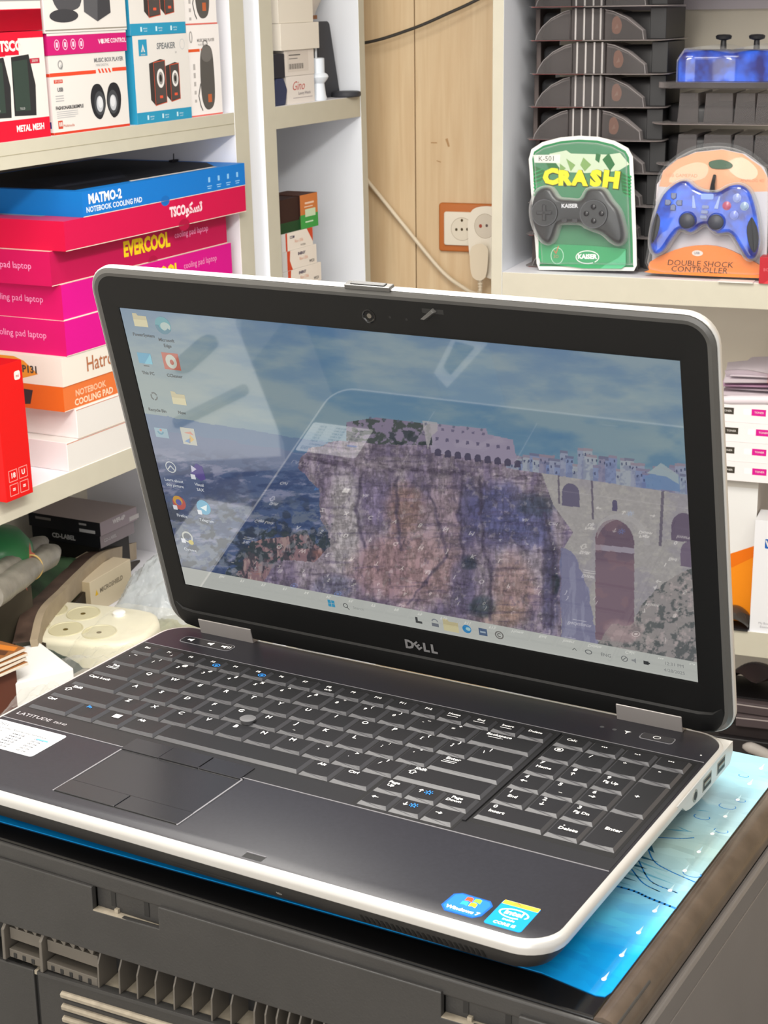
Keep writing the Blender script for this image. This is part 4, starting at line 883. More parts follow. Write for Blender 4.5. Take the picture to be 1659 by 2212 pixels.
# the music box player cartons
b = Box(FL, -420, -264, 3, 60, 0.1, 95.5, W_, K('e6e2e0'), bev=0.6); f = b.f
f.rect(0, 0, 156, 3, K('c23a24')); f.rect(0, 70, 92, 4.5, K('d8482c')); f.rect(126, 71, 30, 4.5, K('d8482c')); [f.poly([(96 + 7 * k, 75.5), (99.5 + 7 * k, 75.5), (102.5 + 7 * k, 70), (99 + 7 * k, 70)], K('d8482c')) for k in range(4)]
f.ring(22, 84, 5, 5.6, 2, K('9a9a9a')); f.ell(24, 81, 2.4, 3.4, K('b8b8b8'))
f.txt('MUSIC BOX PLAYER', 120, 86, 7.2, K('77777a'), bold=0.03, sx=.95); f.txt('MINI DIGITAL', 106, 80, 4.4, K('a2a2a4')); f.rect(7, 62, 17, 4.4, K('c9442c')); f.txt('SP-U200', 15.5, 64.2, 4, W_, l=3)
f.txt('USB', 18, 54, 6.5, K('6b6b6e'), bold=.05); [f.rect(8, 46 - 3 * k, 16, 1.2, K('a8a8aa')) for k in range(3)]; f.txt('FASHIONABLE&SIMPLE', 34, 32, 5.8, K('3a3a3c'), bold=0.03, sx=.95); [f.rect(8, 27 - 2.4 * k, 42 - 6 * (k == 3), 1.0, K('b0b0b2')) for k in range(4)]
f.rect(9, 7, 9, 10, K('c04a38')); f.rect(11, 10, 2.2, 5, W_, 2); f.rect(14.5, 10, 2.2, 5, W_, 2); f.txt('Multimedia', 30, 10, 5, K('c46a50'))
for cx, s_ in ((92, 1), (126, -1)):
    P = smooth_poly([(cx - 15 * s_, 40), (cx - 8 * s_, 55), (cx + 6 * s_, 56), (cx + 14 * s_, 44), (cx + 15 * s_, 28), (cx + 4 * s_, 13), (cx - 10 * s_, 20)], 4)
    f.poly(P, BLK, 1); f.ell(cx + 3 * s_, 33, 11, 15, K('44464a'), 2); f.ell(cx + 3 * s_, 32, 7, 10, K('b9bcc2'), 3); f.ell(cx + 4 * s_, 34, 5, 7, K('d4d6da'), 4)
b.s.rect(34, 0, 23, 3, K('c23a24')); b.s.rect(0, 70, 57, 4, K('d8482c')); b.s.rect(50, 8, 4, 8, K('2b3f8a'))
b.done('speaker_carton', 'white carton lettered MUSIC BOX PLAYER with two round black speakers', 'carton')
MG = K('bf1668')
b = Box(FL, -421, -261, 2, 75, 95.8, 121.6, K('c01a6c'), K('c01a6c'), W_, bev=0.5); b.f.rect(0, 23, 160, 2.8, W_)
for k in range(4): b.f.ring(18 + 16 * k, 12, 5, 6.5, 1, K('eac0d8')); b.f.rect(16 + 16 * k, 9, 4, 6, K('eac0d8'), 2)
b.f.txt('V', 103, 13, 8, K('f0d8e6'), bold=.02); b.f.ell(109, 13.4, 3, 3, W_); b.f.txt('LUME CONTROL', 133, 13.4, 8, K('f0d8e6'), bold=.02, sx=.85)
b.done('speaker_carton', 'flat magenta carton lettered VOLUME CONTROL lying on the MUSIC BOX PLAYER carton', 'carton')
b = Box(FL, -424, -259, 1, 110, 121.9, 240, W_, K('d8d4d2'), bev=0.6); f = b.f; f.rect(0, 2.5, 165, 1.6, K('8a8478'))
f.poly(smooth_poly([(16, 46), (12, 90), (60, 96), (80, 80), (74, 36), (56, 26), (30, 26)], 4), K('4c4c50')); f.ell(38, 20, 28, 8, K('3c3c40'), 2); f.poly([(80, 80), (130, 92), (132, 22), (104, 12), (78, 24)], K('56565a'), 3); f.poly([(104, 12), (132, 22), (130, 92), (112, 88)], K('3e3e42'), 4); f.ring(118, 60, 6, 20, 1.6, K('7c7c82'), 5)
b.done('speaker_carton', 'white carton showing large grey speakers, lying on the magenta carton', 'carton')
TQ = K('2b8fb4')
def blue_box(a0, a1, c0, c1, lab, b0=1):
    b = Box(FL, a0, a1, b0, b0 + 72, c0, c1, W_, TQ, TQ, bev=0.5); f = b.f; w, h = b.w, b.h
    f.rect(0, 0, w, 15, TQ); 
    for k in range(3): f.rect(22 + 34 * k, 4.6, 3.6, 6, K('bfe0ea'), 2); f.txt('stereo', 33 + 34 * k, 8.6, 3.6, K('cfe8f0')); f.txt('sound', 33 + 34 * k, 5.2, 3, K('cfe8f0'))
    f.rect(12, h - 26, 19, 21, TQ); f.poly([(17, h - 21), (21.5, h - 11), (26, h - 21), (23, h - 21), (21.5, h - 16), (20, h - 21)], W_, 2); f.txt('speaker', 21.5, h - 24, 3.2, W_)
    f.txt('SPEAKER', 74, h - 15, 11, K('6f7478'), bold=0.02, sx=1.0, shear=0.1); f.ring(112, h - 14, 6, 7, 0.8, K('b8bcc0')); f.txt('2.0', 96, h - 24, 3.6, GRY)
    for x, s_ in ((33, 1), (70, .86)):
        y = 22 + (3 if s_ < 1 else 0)
        f.poly([(x, y + 8), (x + 10, y), (x + 36 * s_, y + 3), (x + 36 * s_, y + 58 * s_), (x + 26 * s_, y + 60 * s_), (x, y + 55 * s_)], K('3a3634'), 1)
        f.line([(x + 10, y), (x + 36 * s_, y + 3), (x + 36 * s_, y + 58 * s_), (x + 10, y + 56 * s_), (x + 10, y)], 1.0, K('c8563c'), 2); f.poly([(x + 11, y + 2), (x + 35 * s_, y + 4), (x + 35 * s_, y + 57 * s_), (x + 11, y + 55 * s_)], K('4c4644'), 3)
        f.ell(x + 24 * s_, y + 35 * s_, 8.5 * s_, 12.5 * s_, K('e2e0de'), 4); f.ell(x + 24 * s_, y + 35 * s_, 5.5 * s_, 8.5 * s_, K('8f8c8a'), 5); f.ell(x + 23.6 * s_, y + 35 * s_, 2.8 * s_, 5 * s_, K('2a2826'), 6); f.rect(x + 20 * s_, y + 9 * s_, 7, 3.4, K('d8583c'), 4)
    b.done('speaker_carton', lab, 'carton')
blue_box(-249, -123, 0.1, 113.5, 'blue-edged white carton lettered SPEAKER, standing on the upper shelf')
blue_box(-251, -125, 113.8, 227, 'blue-edged white speaker carton stacked on the carton lettered SPEAKER', 2)
def narrow(a0, c0, h, lab):
    b = Box(FL, a0, a0 + 80, 4, 90, c0, c0 + h, K('e8e4e2'), K('dcd8d6'), bev=0.5); f = b.f; f.rect(0, 0, 80, 2, K('d86a60'))
    f.rect(0, h - 36, 30, 4, K('d8582c')); [f.rect(33 + 5 * k, h - 36, 3, 4, K('d8582c')) for k in range(4)]; f.txt('MUSIC BOX PLAYER', 46, h - 21, 6, K('8a8684'), sx=.8, bold=.02); f.txt('PORTABLE', 36, h - 27, 4, K('a8a4a2'))
    f.ring(10, h - 16, 4, 8, 2, K('9a9896')); [f.rect(12, h - 60 - 11 * k, 5, 8 - k, K('b0acaa')) for k in range(5)]
    f.poly(smooth_poly([(29, 30), (30, 78), (38, 94), (50, 96), (60, 88), (63, 60), (62, 24), (54, 10), (38, 10)], 4), K('55524f')); f.ell(46, 84, 14, 11, K('6b6865'), 2); f.rect(45, 18, 9, 11, K('b8623c'), 2); f.line([(28, 44), (22, 28), (26, 14), (30, 8)], 2, K('4a4846')); f.ring(44, 98, 6, 5, 1.6, K('5c5a57'))
    b.done('speaker_carton', lab, 'carton')
narrow(-121, 0.1, 123.5, 'narrow white carton with a dark bottle-shaped speaker, at the right end of the upper shelf')
narrow(-124, 123.8, 110, 'narrow white speaker carton stacked on the other narrow carton at the shelf end')

# the stack of cooling-pad cartons
PK, CR, MAG = K('c8104a'), K('c40a4e'), K('d00a86')
CREAM = K('e6d8c8')
st = []
def pad(c0, h, a0, a1, fcol, scol, top, lab, art=None, d=270, b0=2, yaw=0):
    b = Box(FL, a0, a1, b0, b0 + d, c0, c0 + h, fcol, scol, top, yaw=yaw, bev=0.9)
    b.f.rect(0, 0, b.w, 0.9, CREAM); 
    if art: art(b)
    return b.done('cooling_pad_carton', lab, 'carton')
def a_white(b): b.f.rect(0, b.h - 2.4, b.w, 0.7, K('c8622c')); 
def a_org(b):
    b.f.rect(0, b.h - 1, b.w, 1, K('d86a28')); b.f.txt('NOTEBOOK', 56, 19.4, 11.5, K('f0b896'), bold=.03); b.f.txt('COOLING PAD', 62, 7.5, 12, K('f6d0b4'), bold=.03)
    b.s.poly([(b.d - 75, 4), (b.d - 112, 15), (b.d - 104, 27), (b.d - 50, 25), (b.d - 56, 6)], K('3a2a30')); 
def a_hat(b):
    b.f.txt('Hatron', 84, 19, 28, K('a86a48'), bold=.01, sx=.85); b.s.txt('HCP131', b.d - 62, 19, 13, K('45403a'), bold=.04)
    P = [(b.d - 140, 0), (b.d - 90, 0), (b.d - 40, 14), (b.d - 62, 30), (b.d - 78, 35), (b.d - 140, 35)]; b.s.poly(P, K('e09030'), 1); b.s.poly([(b.d - 160, 0), (b.d - 120, 0), (b.d - 110, 35), (b.d - 160, 35)], K('c83828'), 1)
def a_ever(b):
    b.f.txt('EVERCOOL', 205, b.h * .55, 27, K('f0d020'), bold=.05, sx=.78, ax='CENTER'); b.f.txt('cooling pad laptop', 312, b.h * .64, 12.5, K('ef9cc8'), sx=.9)
    b.s.txt('cooling pad laptop', b.d - 76, b.h * .55, 12.5, K('ef9cc8'), sx=.98); b.s.txt('EVERCOOL', b.d - 192, b.h * .55, 27, K('f0d020'), bold=.05, sx=.78)
    b.f.ell(b.w * .54, 0.6, 11, 7.5, K('a80840'), 1)
def a_tsco(b): b.f.txt('TSCO', 245, b.h * .55, 18, K('f6d8e0'), bold=.05, sx=.8); b.f.txt('\uFEEE\uFB91\uFEB4\uFE97', 284, b.h * .56, 19, K('f6d8e0'), bold=.05); b.f.ell(b.w * .62, 0.6, 13, 8, K('a8083c'), 1); b.t.rect(30, 60, 240, 160, K('8a9098'), 1)
def a_mat(b):
    b.f.txt('MATMO-2', 47, 21, 17, K('eaf2fa'), bold=.035, sx=.92); b.f.txt('NOTEBOOK COOLING PAD', 66, 8.2, 9.6, K('d8e8f6'), bold=.025, sx=.98)
    for k in range(4): x = 283 + 24 * k; b.f.rect(x, 14, 5, 7, K('8cc4ee')); b.f.rect(x - 3.5, 8, 12, 1.2, K('8cc4ee')); b.f.rect(x - 2.5, 5, 9, 1.2, K('8cc4ee'))
    b.f.ell(b.w * .47, 0.6, 10, 7, K('1468b8'), 1)
pad(-427.9, 39, -447, -70, W_, K('e8dedf'), W_, 'plain white flat carton at the bottom of the cooling-pad stack', a_white)
pad(-388.8, 40, -424, -50, W_, K('eae2e2'), W_, 'plain white flat carton with an orange line, second from the bottom of the stack', a_white, b0=1)
pad(-348.6, 33, -444, -60, K('d87038'), K('dc6420'), K('d86a28'), 'orange carton lettered NOTEBOOK COOLING PAD in the middle of the stack', a_org, b0=3)
pad(-315.5, 38, -444, -60, K('dcd6cc'), K('e6dcd2'), K('e4dcd0'), 'cream carton with brown lettering and an orange patch, directly below the pink cartons', a_hat, b0=2)
pad(-277.4, 46, -433, -38, MAG, K('cc0c66'), CREAM, 'lowest pink cooling-pad carton with yellow lettering, resting on the cream carton', a_ever, b0=1)
pad(-231.3, 46, -430, -37, MAG, K('cc0c60'), CREAM, 'middle one of the three pink cartons with yellow lettering', a_ever, b0=4)
pad(-185, 44, -445, -44, K('b80e4c'), K('c40c54'), CREAM, 'darker crimson carton with full yellow lettering, topmost of the three with yellow lettering', a_ever, b0=6)
pad(-140.8, 37.5, -438, -21, K('c80e48'), K('cc0c3e'), K('c2406a'), 'crimson carton with white Latin and Persian lettering, just below the blue carton', a_tsco, b0=-15)
BLU = K('1279cc')
pad(-103.2, 32, -398, -20, K('1274c8'), K('1273c0'), BLU, 'bright blue cooling-pad carton with a black picture on top, at the top of the stack', lambda b: (a_mat(b), b.t.poly([(14, 22), (b.w - 60, 10), (b.w - 10, 60), (b.w - 12, 262), (8, 262)], K('17181c'), 1), b.t.poly([(120, 12), (b.w - 60, 6), (b.w - 60, 14), (126, 20)], W_, 2), b.t.poly([(30, 60), (160, 50), (240, 120), (90, 170)], K('2c2e36'), 2)), b0=-15)
# red phone box at the near end
b = Box(FL, -590, -540, -16, 90, -427.9, -258, K('d01212'), K('d81818'), K('c01010'), yaw=0, bev=0.8)
b.f.rrect(34, 147, 11, 11, 3, W_); b.f.txt('mi', 39.5, 152, 6, K('d01212'), l=3)
for i, (x, y) in enumerate(((8, 24), (27, 24), (8, 6), (27, 6))): b.f.line([(x, y), (x + 15, y), (x + 15, y + 14), (x, y + 14), (x, y)], .7, K('f0a8a0')); b.f.txt(('18', 'U', '=', '=')[i], x + 7.5, y + 7, 9, K('f4d8d4'), bold=.03)
b.done('phone_box', 'tall red box with small white icons at the near end of the lower shelf', 'box')
mb = MB(); mb.M = FL @ T((-532, 8, -427.9)); mb.loft([[(x, y, z) for x, z in ((0, 0), (13, 0), (13, 50), (10, 52), (12, 70), (8, 104), (2, 112), (0, 108))] for y in (0, 40)], K('cc3048')); tag(mb.build('red_pouch', bevel=1.5), 'crumpled crimson pouch tucked behind the tall red box', 'pouch')
# a small clip lying on the top carton
mb = MB(); mb.M = FL @ T((-34, 100, -71.1)); mb.box(-8, 8, -3, 3, 0, 3, BLK); mb.tube([(0, 0, 2), (1, 0, 12)], 0.8, BLK); tag(mb.build('screw_hook'), 'small black hook standing on the bright blue carton', 'hook')

# ---------------------------------------------------------------- narrow unit: boxes and gadgets
BG = K('dcd4c8')
def small(F, a0, a1, b0, d, c0, c1, fr, sd, lab, artf=None, name='small_carton', yaw=0, cat='carton'):
    b = Box(F, a0, a1, b0, b0 + d, c0, c1, fr, sd, sd, yaw=yaw, bev=0.4)
    if artf: artf(b)
    return b.done(name, lab, cat)
small(FL, 143, 226, 8, 70, 0.1, 41.5, K('ddd6cf'), K('d4cdc6'), 'white carton with red handwriting-style lettering, on the narrow unit\'s shelf', lambda b: (b.f.txt('Gino', 36, 26, 19, K('c0605a'), shear=.4), b.f.txt('Luxury Watch', 52, 15, 6.4, K('6a5f6a')), b.f.rect(18, 8, 58, 1, K('a89fa0'))))
small(FL, 140, 228, 8, 70, 41.8, 80, K('d8d0c8'), K('cfc8c0'), 'white carton with a barcode label, on top of the carton with red script', lambda b: (b.f.rect(8, 6, 62, 30, K('cdc4bb')), [b.f.rect(12 + 2.4 * k, 10, (0.8, 1.5, 1.1)[k % 3], 8, K('4a4644'), 2) for k in range(18)], b.f.rect(12, 30, 34, 1.6, K('5a5654'), 2), b.f.rect(12, 25, 26, 1.2, K('7a7674'), 2)))
small(FL, 125, 239, 4, 80, 80.3, 119.5, K('ded7cb'), K('e6dfd2'), 'cream carton stacked on the barcode carton', None)
small(FL, 124, 226, 6, 80, 119.8, 185, K('dcd5c8'), K('e4ddd0'), 'tall cream carton topmost of the narrow unit stack', None)
mb = MB(); mb.M = FL; P = [(107, 0), (136, 0), (143, 22), (133, 40), (112, 40), (106, 20)]
mb.loft([[(x, y, z + .1) for x, z in P] for y in (6, 40)], mat('navy_fabric', '2c3350', 0.8)); mb.box(106, 138, 6, 44, 40.4, 76, K('2b2c34')); tag(mb.build('navy_case', bevel=2), 'small navy blue case beside the white cartons, left side of the narrow shelf', 'case')
PLG = mat('white_blue_plastic', 'd8dfe8', 0.25)
mb = MB(); mb.M = FL @ T((248, 14, 0.1)); mb.lathe([(13, 0), (14, 3), (12, 8), (10, 26), (15, 32), (17, 36), (15, 40), (11, 42), (11, 64), (9, 65)], PLG, 24); mb.cyl((-4, 0), 2, 64, 88, K('c8ccd0')); tag(mb.build('travel_plug', smooth=40), 'white plug adapter standing beside the white cartons', 'plug adapter')
mb = MB(); mb.M = FL; mb.loft([[(x, y, z) for x, z in ((282, .1), (350, .1), (322, 115), (316, 119), (282, 119))] for y in (32, 42)], K('3c3d42')); mb.lathe([(10, 0), (10, 4), (8, 6)], K('2c2d32'), 24, M=T((330, 56, .1))); 
o = mb.build('router', bevel=1.5); o.location = o.location + Vector((0, 0, 0)); tag(o, 'dark grey slab-shaped device standing upright behind the plug adapter', 'device')
mb = MB(); mb.M = FL @ T((334, 12, 0.1)); mb.lathe([(22, 0), (24, 2), (24, 6), (23, 8), (20, 9), (0.5, 9)], K('3a3b40'), 32); tag(mb.build('round_puck', smooth=40), 'flat dark round puck at the front right of the narrow shelf', 'disc')
mb = MB(); mb.M = FL @ T((300, 72, 128.5)); mb.lathe([(22, 0), (26, 10), (34, 24), (36, 30), (36, 60), (30, 64)], mat('beige_cup', 'cfc6bc', 0.5), 24); mb.lathe([(36.5, 30), (37.5, 34), (37.5, 66), (30, 68)], K('1e1c1e'), 24); 
# it stands on a small tin so that it rests on the shelf
mb.box(-20, 20, -18, 18, -128.4, 0, K('8c5a34'), M=T((-26, 30, 0))); mb.box(-46, 20, -18, 48, -6, 0, K('8c5a34')); tag(mb.build('lamp_cup', smooth=40), 'black-topped beige cup raised behind the cream cartons', 'cup')
small(FL, 112, 227, 8, 70, -429.9, -282, W_, W_, 'white carton mostly hidden behind the laptop lid in the narrow unit', None)
def ink(b):
    b.f.rect(0, 0, 14, b.h, K('c8c8c8')); b.f.poly([(14, 0), (30, 0), (22, b.h * .5), (24, b.h), (14, b.h)], K('c84a2c')); b.f.txt('ENERGY', 58, b.h * .74, 6, K('4a3f5a'), bold=.04); b.f.txt('Rio-1356', 64, b.h * .46, 7, K('d89a80')); b.f.txt('WC21', b.w - 16, b.h * .2, 6, K('5a5654'), bold=.03)
small(FL, 111, 228, 8, 60, -281.7, -253, K('e6ddd2'), K('dcd6ce'), 'orange-cornered white ink box, lowest visible of three under the green box', ink)
small(FL, 112, 217, 9, 60, -252.7, -222.5, K('e6ddd2'), K('dcd6ce'), 'orange-cornered white ink box in the middle of three under the green box', ink)
small(FL, 113, 208, 10, 60, -222.2, -194.5, K('e6ddd2'), K('dcd6ce'), 'orange-cornered white ink box directly beneath the green box', lambda b: (b.f.rect(0, 0, 12, b.h, K('d0d0d0')), b.f.rect(12, 0, 5, b.h, K('c84a2c')), b.f.txt('COM', 32, b.h * .72, 6, K('4a3f5a'), bold=.03), b.f.txt('Rio-1356', 52, b.h * .45, 7, K('dca088')), b.f.txt('YATESA', 64, b.h * .16, 4.5, K('5a5654')), b.f.poly([(b.w - 18, b.h), (b.w, b.h), (b.w, b.h * .2)], K('c84a2c'))))
b = Box(FL, 173, 227, 10, 66, -194.2, -141, K('c87840'), K('38221c'), K('4a2a1c'), yaw=0, bev=0.4); b.f.rect(0, 0, 54, 22, K('3f9a48')); b.f.rect(14, 18, 32, 12, K('c8d8b8'), 2); b.f.rect(14, 38, 28, 3, K('e8c8b0')); b.f.rect(12, 33, 26, 1.6, K('e8c8b0')); b.f.rect(14, 9, 24, 2, K('d0e8c8'), 2); b.s.rect(0, 0, 56, 20, K('1f4a24'))
b.mb.box(-88, -27.2, 2, 50, 0, 52, K('35201c')); b.mb.box(-88, -27.1, 1.6, 30, 0, 16, K('1f4426'))
b.done('small_carton', 'orange and green box with a dark side, on top of the ink boxes', 'carton')

# ---------------------------------------------------------------- wall: socket, plug adapter, cables
M_tan = mat('orange_brown_frame', 'b9692c', 0.45); M_iv = mat('ivory_plastic', 'e4ddcd', 0.35); M_iv2 = mat('ivory_cable', 'd9ccb4', 0.5)
wy = WD - 0.4
SK = empty('wall_socket', FR @ Vector((-150, wy, -20)), 'ivory double wall socket in an orange-brown frame on the wood panelling', 'socket')
FW = FR @ frame((0, wy, 0), (1, 0, 0), (0, 0, 1), (0, -1, 0))
mb = MB(); mb.M = FW; pillow(mb, rr2(-216, -60, -20, 63, 5), 0, 8, 3, M_tan); mb.build('frame', SK, smooth=50)
mb = MB(); mb.M = FW; pillow(mb, smooth_poly([(-203, -8), (-146, -8), (-146, 48), (-203, 48), (-206, 20)], 3) if False else rr2(-205, -147, -8.5, 49, 4), 7, 13, 2, M_iv); mb.build('faceplate', SK, smooth=50)
mb = MB(); mb.M = FW; art = Art(mb, T((0, 0, 13.0)), 0.1); art.ring(-172, 20, 20, 20, 1, K('b8ac98')); art.ell(-172, 20, 18.6, 18.6, K('ddd5c4')); [art.ell(x, y, 2.2, 2.6, K('4a3c20'), 3) for x, y in ((-182, 19), (-172, 19.5), (-162, 20), (-172, 35))]; mb.build('socket_face', SK)
mb = MB(); mb.M = FW; pillow(mb, rr2(-145.5, -66, -8.5, 49, 4), 7, 12, 2, M_iv); mb.build('faceplate', SK, smooth=50)
AD = empty('plug_adapter', FR @ Vector((-120, wy - 12, -40)), 'ivory multi-way plug adapter pushed into the wall socket', 'plug adapter')
mb = MB(); mb.M = FW; pillow(mb, smooth_poly([(-136, 56), (-147, 40), (-147, 8), (-143, -26), (-128, -48), (-96, -48), (-92, 30), (-102, 56)], 4)[::-1], 12.3, 40, 5, M_iv); mb.build('adapter_body', AD, smooth=50)
mb = MB(); mb.M = FW; art = Art(mb, T((0, 0, 40)), 0.2); art.ring(-122, 30, 19, 21, 1, K('b0a490')); art.ell(-122, 30, 17.6, 19.6, K('cfc6b6')); art.ell(-130, 30, 2.8, 3.2, K('a04a38'), 2); art.ell(-119, 31, 2.2, 2.6, K('5a4a48'), 2); mb.build('adapter_face', AD)
CP = empty('power_plug', FR @ Vector((-128, wy - 60, -80)), 'ivory plug with a ribbed strain relief hanging from the adapter', 'plug')
mb = MB(); mb.M = FW; pillow(mb, smooth_poly([(-136, -6), (-138, -30), (-134, -52), (-120, -52), (-116, -20), (-118, -4)], 3)[::-1], 41, 58, 5, M_iv2); mb.build('plug_body', CP, smooth=50)
mb = MB(); mb.M = FW
for k in range(5): mb.cyl((0, 0), 5.2 - .4 * k, 0, 3, M_iv2, 12, M=T((-127, -54 - 5.2 * k, 50)) @ RXm(90))
mb.tube([(-127, -50, 50), (-127, -80, 50)], 3, M_iv2); mb.build('strain_relief', CP, smooth=40)
mb = MB(); mb.M = FW; mb.tube(curve_pts([(-420, 182, 14), (-347, 101, 14), (-277, 22, 14), (-209, -52, 16), (-166, -79, 24), (-138, -86, 40), (-127, -80, 50)], 8), 3.6, M_iv2, 10)
tag(mb.build('power_cable', smooth=60), 'cream cable running diagonally down the wood panelling to the plug', 'cable')
mb = MB(); mb.M = FW; mb.tube(curve_pts([(-470, 322, 32), (-344, 329, 32), (-257, 351, 30), (-191, 376, 28), (-139, 398, 26), (-90, 425, 24), (-50, 470, 20)], 8), 2.7, mat('black_cable', '33302c', 0.5), 10)
tag(mb.build('black_cable', smooth=60), 'black cable sagging across the top of the wood panelling', 'cable')
# shallow scuffs on the panelling belong to the wall
mb = MB(); mb.M = FW; art = Art(mb, T((0, 0, 0.5)), 0.1); sc = C('b08a5e', 0.6)
art.poly([(-206, 170), (-202, 172), (-198, 158), (-201, 157)], sc); art.rect(-232, 163, 11, 1.6, sc); art.rect(-222, 133, 8, 1.4, sc, rot=-.3)
struct(mb.build('trim_1'))
# ---------------------------------------------------------------- game controller packs
CL = clear('clear_blister', 'ffffff', 0.02, 0.04, 'fafcfd'); CL2 = clear('grey_blister', 'd4cccb', 0.10, 0.06, 'b4aeae')
M_gpd = mat('controller_black', '202124', 0.3); M_gpk = mat('controller_button_black', '26262a', 0.25)
def pack(F, a, b, c, w, h, outline, cardm, edge, label, lean=-5, roll=0):
    e = empty('controller_pack', F @ Vector((a, b, c)), label, 'controller pack')
    M = F @ T((a, b, c)) @ RYm(roll) @ RXm(lean) @ frame((0, 0, 0), (1, 0, 0), (0, 0, 1), (0, -1, 0))
    return e, M
# green pack
kq = lambda x, y: ((x - 858) * 0.1195, (1868 - y) * 0.1195)
GRN = mat('green_card', '1f7a48', 0.3); GRN2 = K('2f9a5c'); GRN3 = K('176038')
e, M = pack(FR, 113, 26, 2.9, 166, 200, None, None, None, 'upright green game controller pack with big yellow lettering and a black controller inside', roll=-1.8)
out = ccw([kq(*p) for p in [(300, 1860), (268, 1780), (235, 1400), (190, 900), (155, 480), (190, 360), (330, 275), (560, 222), (800, 205), (1040, 222), (1250, 275), (1420, 365), (1480, 470), (1510, 900), (1545, 1500), (1556, 1790), (1520, 1862)]])
out = [(x, y - min(p[1] for p in out)) for x, y in out for p in [(0, 0)]] if False else out
mb = MB(); mb.M = M; mb.prism(out, -1, 1, K('e0e0dc')); mb.prism(inset(out, 5.5), 1.01, 1.4, GRN); art = Art(mb, T((0, 0, 1.4)), 0.12)
sky = [kq(*p) for p in [(420, 420), (640, 380), (700, 420), (1180, 440), (1320, 420), (1440, 560), (1300, 640), (900, 660), (520, 640)]]; art.poly(sky, K('cfd8bc'), 1)
for P in ([(420, 420), (560, 600), (440, 640), (350, 480)], [(1180, 420), (1260, 560), (1200, 640), (1100, 500)], [(220, 560), (400, 640), (300, 780), (220, 760)], [(1320, 640), (1460, 720), (1460, 960), (1360, 900)], [(1020, 420), (1080, 440), (1060, 540), (1010, 500)]): art.poly([kq(*p) for p in P], K('2c6a3a'), 2)
for k in range(7): art.poly([kq(220, 640 + 46 * k), kq(380, 590 + 50 * k), kq(226, 660 + 46 * k)], GRN2, 3); art.poly([kq(1470, 700 + 40 * k), kq(1340, 660 + 44 * k), kq(1470, 722 + 40 * k)], GRN2, 3)
for P in ([(640, 480), (760, 560), (700, 640)], [(860, 470), (960, 560), (880, 640), (820, 560)], [(560, 540), (640, 600), (560, 650)]): art.poly([kq(*p) for p in P], K('7fa060'), 2)
art.poly([kq(*p) for p in [(215, 430), (565, 430), (560, 535), (230, 525)]][::-1], K('e4e4da'), 4); art.txt('K-501', *kq(390, 480), 10.5, K('3c3c3a'), l=5)
for ch, (x, y), s_, r in (('C', (450, 715), 30, .1), ('R', (625, 730), 28, 0), ('A', (820, 735), 28, -.05), ('S', (1025, 740), 30, -.05), ('H', (1220, 755), 31, -.12)): art.txt(ch, *kq(x, y), s_, K('3a3c1c'), l=4, bold=.10, rot=r, sx=1.1); art.txt(ch, *kq(x - 4, y - 5), s_, K('e2dc28'), l=6, bold=.07, rot=r, sx=1.1)
mb.build('card', e)
body = smooth_poly(ccw([kq(*p) for p in [(290, 900), (380, 835), (480, 850), (570, 965), (720, 985), (870, 985), (950, 865), (1060, 850), (1150, 870), (1240, 1000), (1340, 1120), (1400, 1300), (1420, 1450), (1370, 1525), (1270, 1495), (1150, 1395), (1030, 1350), (930, 1310), (860, 1272), (620, 1272), (570, 1320), (530, 1440), (470, 1520), (380, 1490), (300, 1380), (245, 1230), (235, 1060)]]), 3)
mb = MB(); mb.M = M; pillow(mb, body, 4, 20, 6, M_gpd)
for x, y, r in ((415, 1140, 20.5), (1042, 1158, 21.5)): mb.cyl(kq(x, y), r, 19, 24.5, M_gpd, 36, r1=r - .8); Art(mb, T((0, 0, 24.5)), .1).ring(*kq(x, y), r - .8, r - .8, .9, K('5a5b60'))
Art(mb, T((0, 0, 20.2)), 0.1).txt('KAISER', *kq(730, 1060), 8, K('d4d4d8'), bold=.04)
mb.build('controller_body', e, smooth=40)
for x, y in ((1045, 1068), (955, 1150), (1148, 1150), (1050, 1240)):
    mb = MB(); mb.M = M; mb.lathe([(3.9, 23), (4.2, 26), (3.4, 28.4), (0.3, 29)], M_gpk, 16, M=T((*kq(x, y), 0))); mb.build('button', e, smooth=60)
mb = MB(); mb.M = M @ T((*kq(415, 1140), 0)); mb.box(-3, 3, -12, 12, 23, 26.5, M_gpk); mb.box(-12, 12, -3, 3, 23, 26.5, M_gpk); mb.build('direction_pad', e, bevel=1.2)
for x in (665, 800):
    mb = MB(); mb.M = M; mb.box(kq(x, 0)[0] - 4.5, kq(x, 0)[0] + 4.5, kq(0, 1262)[1], kq(0, 1210)[1], 19, 22, M_gpk); mb.build('menu_button', e, bevel=.8)
mb = MB(); mb.M = M; P = [kq(*p) for p in [(300, 1515), (430, 1535), (880, 1548), (1280, 1575), (1420, 1590), (1425, 1790), (1370, 1835), (880, 1835), (340, 1770), (300, 1700)]]
mb.prism(ccw(P), 1.5, 5, mat('green_band', '27955a', 0.3)); art = Art(mb, T((0, 0, 5)), 0.12); art.poly([kq(*p) for p in [(1160, 1790), (1330, 1700), (1420, 1600), (1425, 1790), (1370, 1830), (1100, 1835)]], GRN3 if False else K('5cb486'), 1)
art.ring(*kq(935, 1695), 18, 10, 1.2, WH, 2, -50, 300); art.txt('KAISER', *kq(932, 1690), 9.2, WH, l=3, bold=.05); art.ring(*kq(545, 1680), 10, 12.5, 0.9, K('bfe0cc'), 2); art.line([kq(505, 1615), kq(530, 1650), kq(560, 1560)], 1.4, K('c87858'), 3); art.txt('3D', *kq(530, 1690), 6.5, K('b08468'), l=3)
mb.build('lower_band', e)
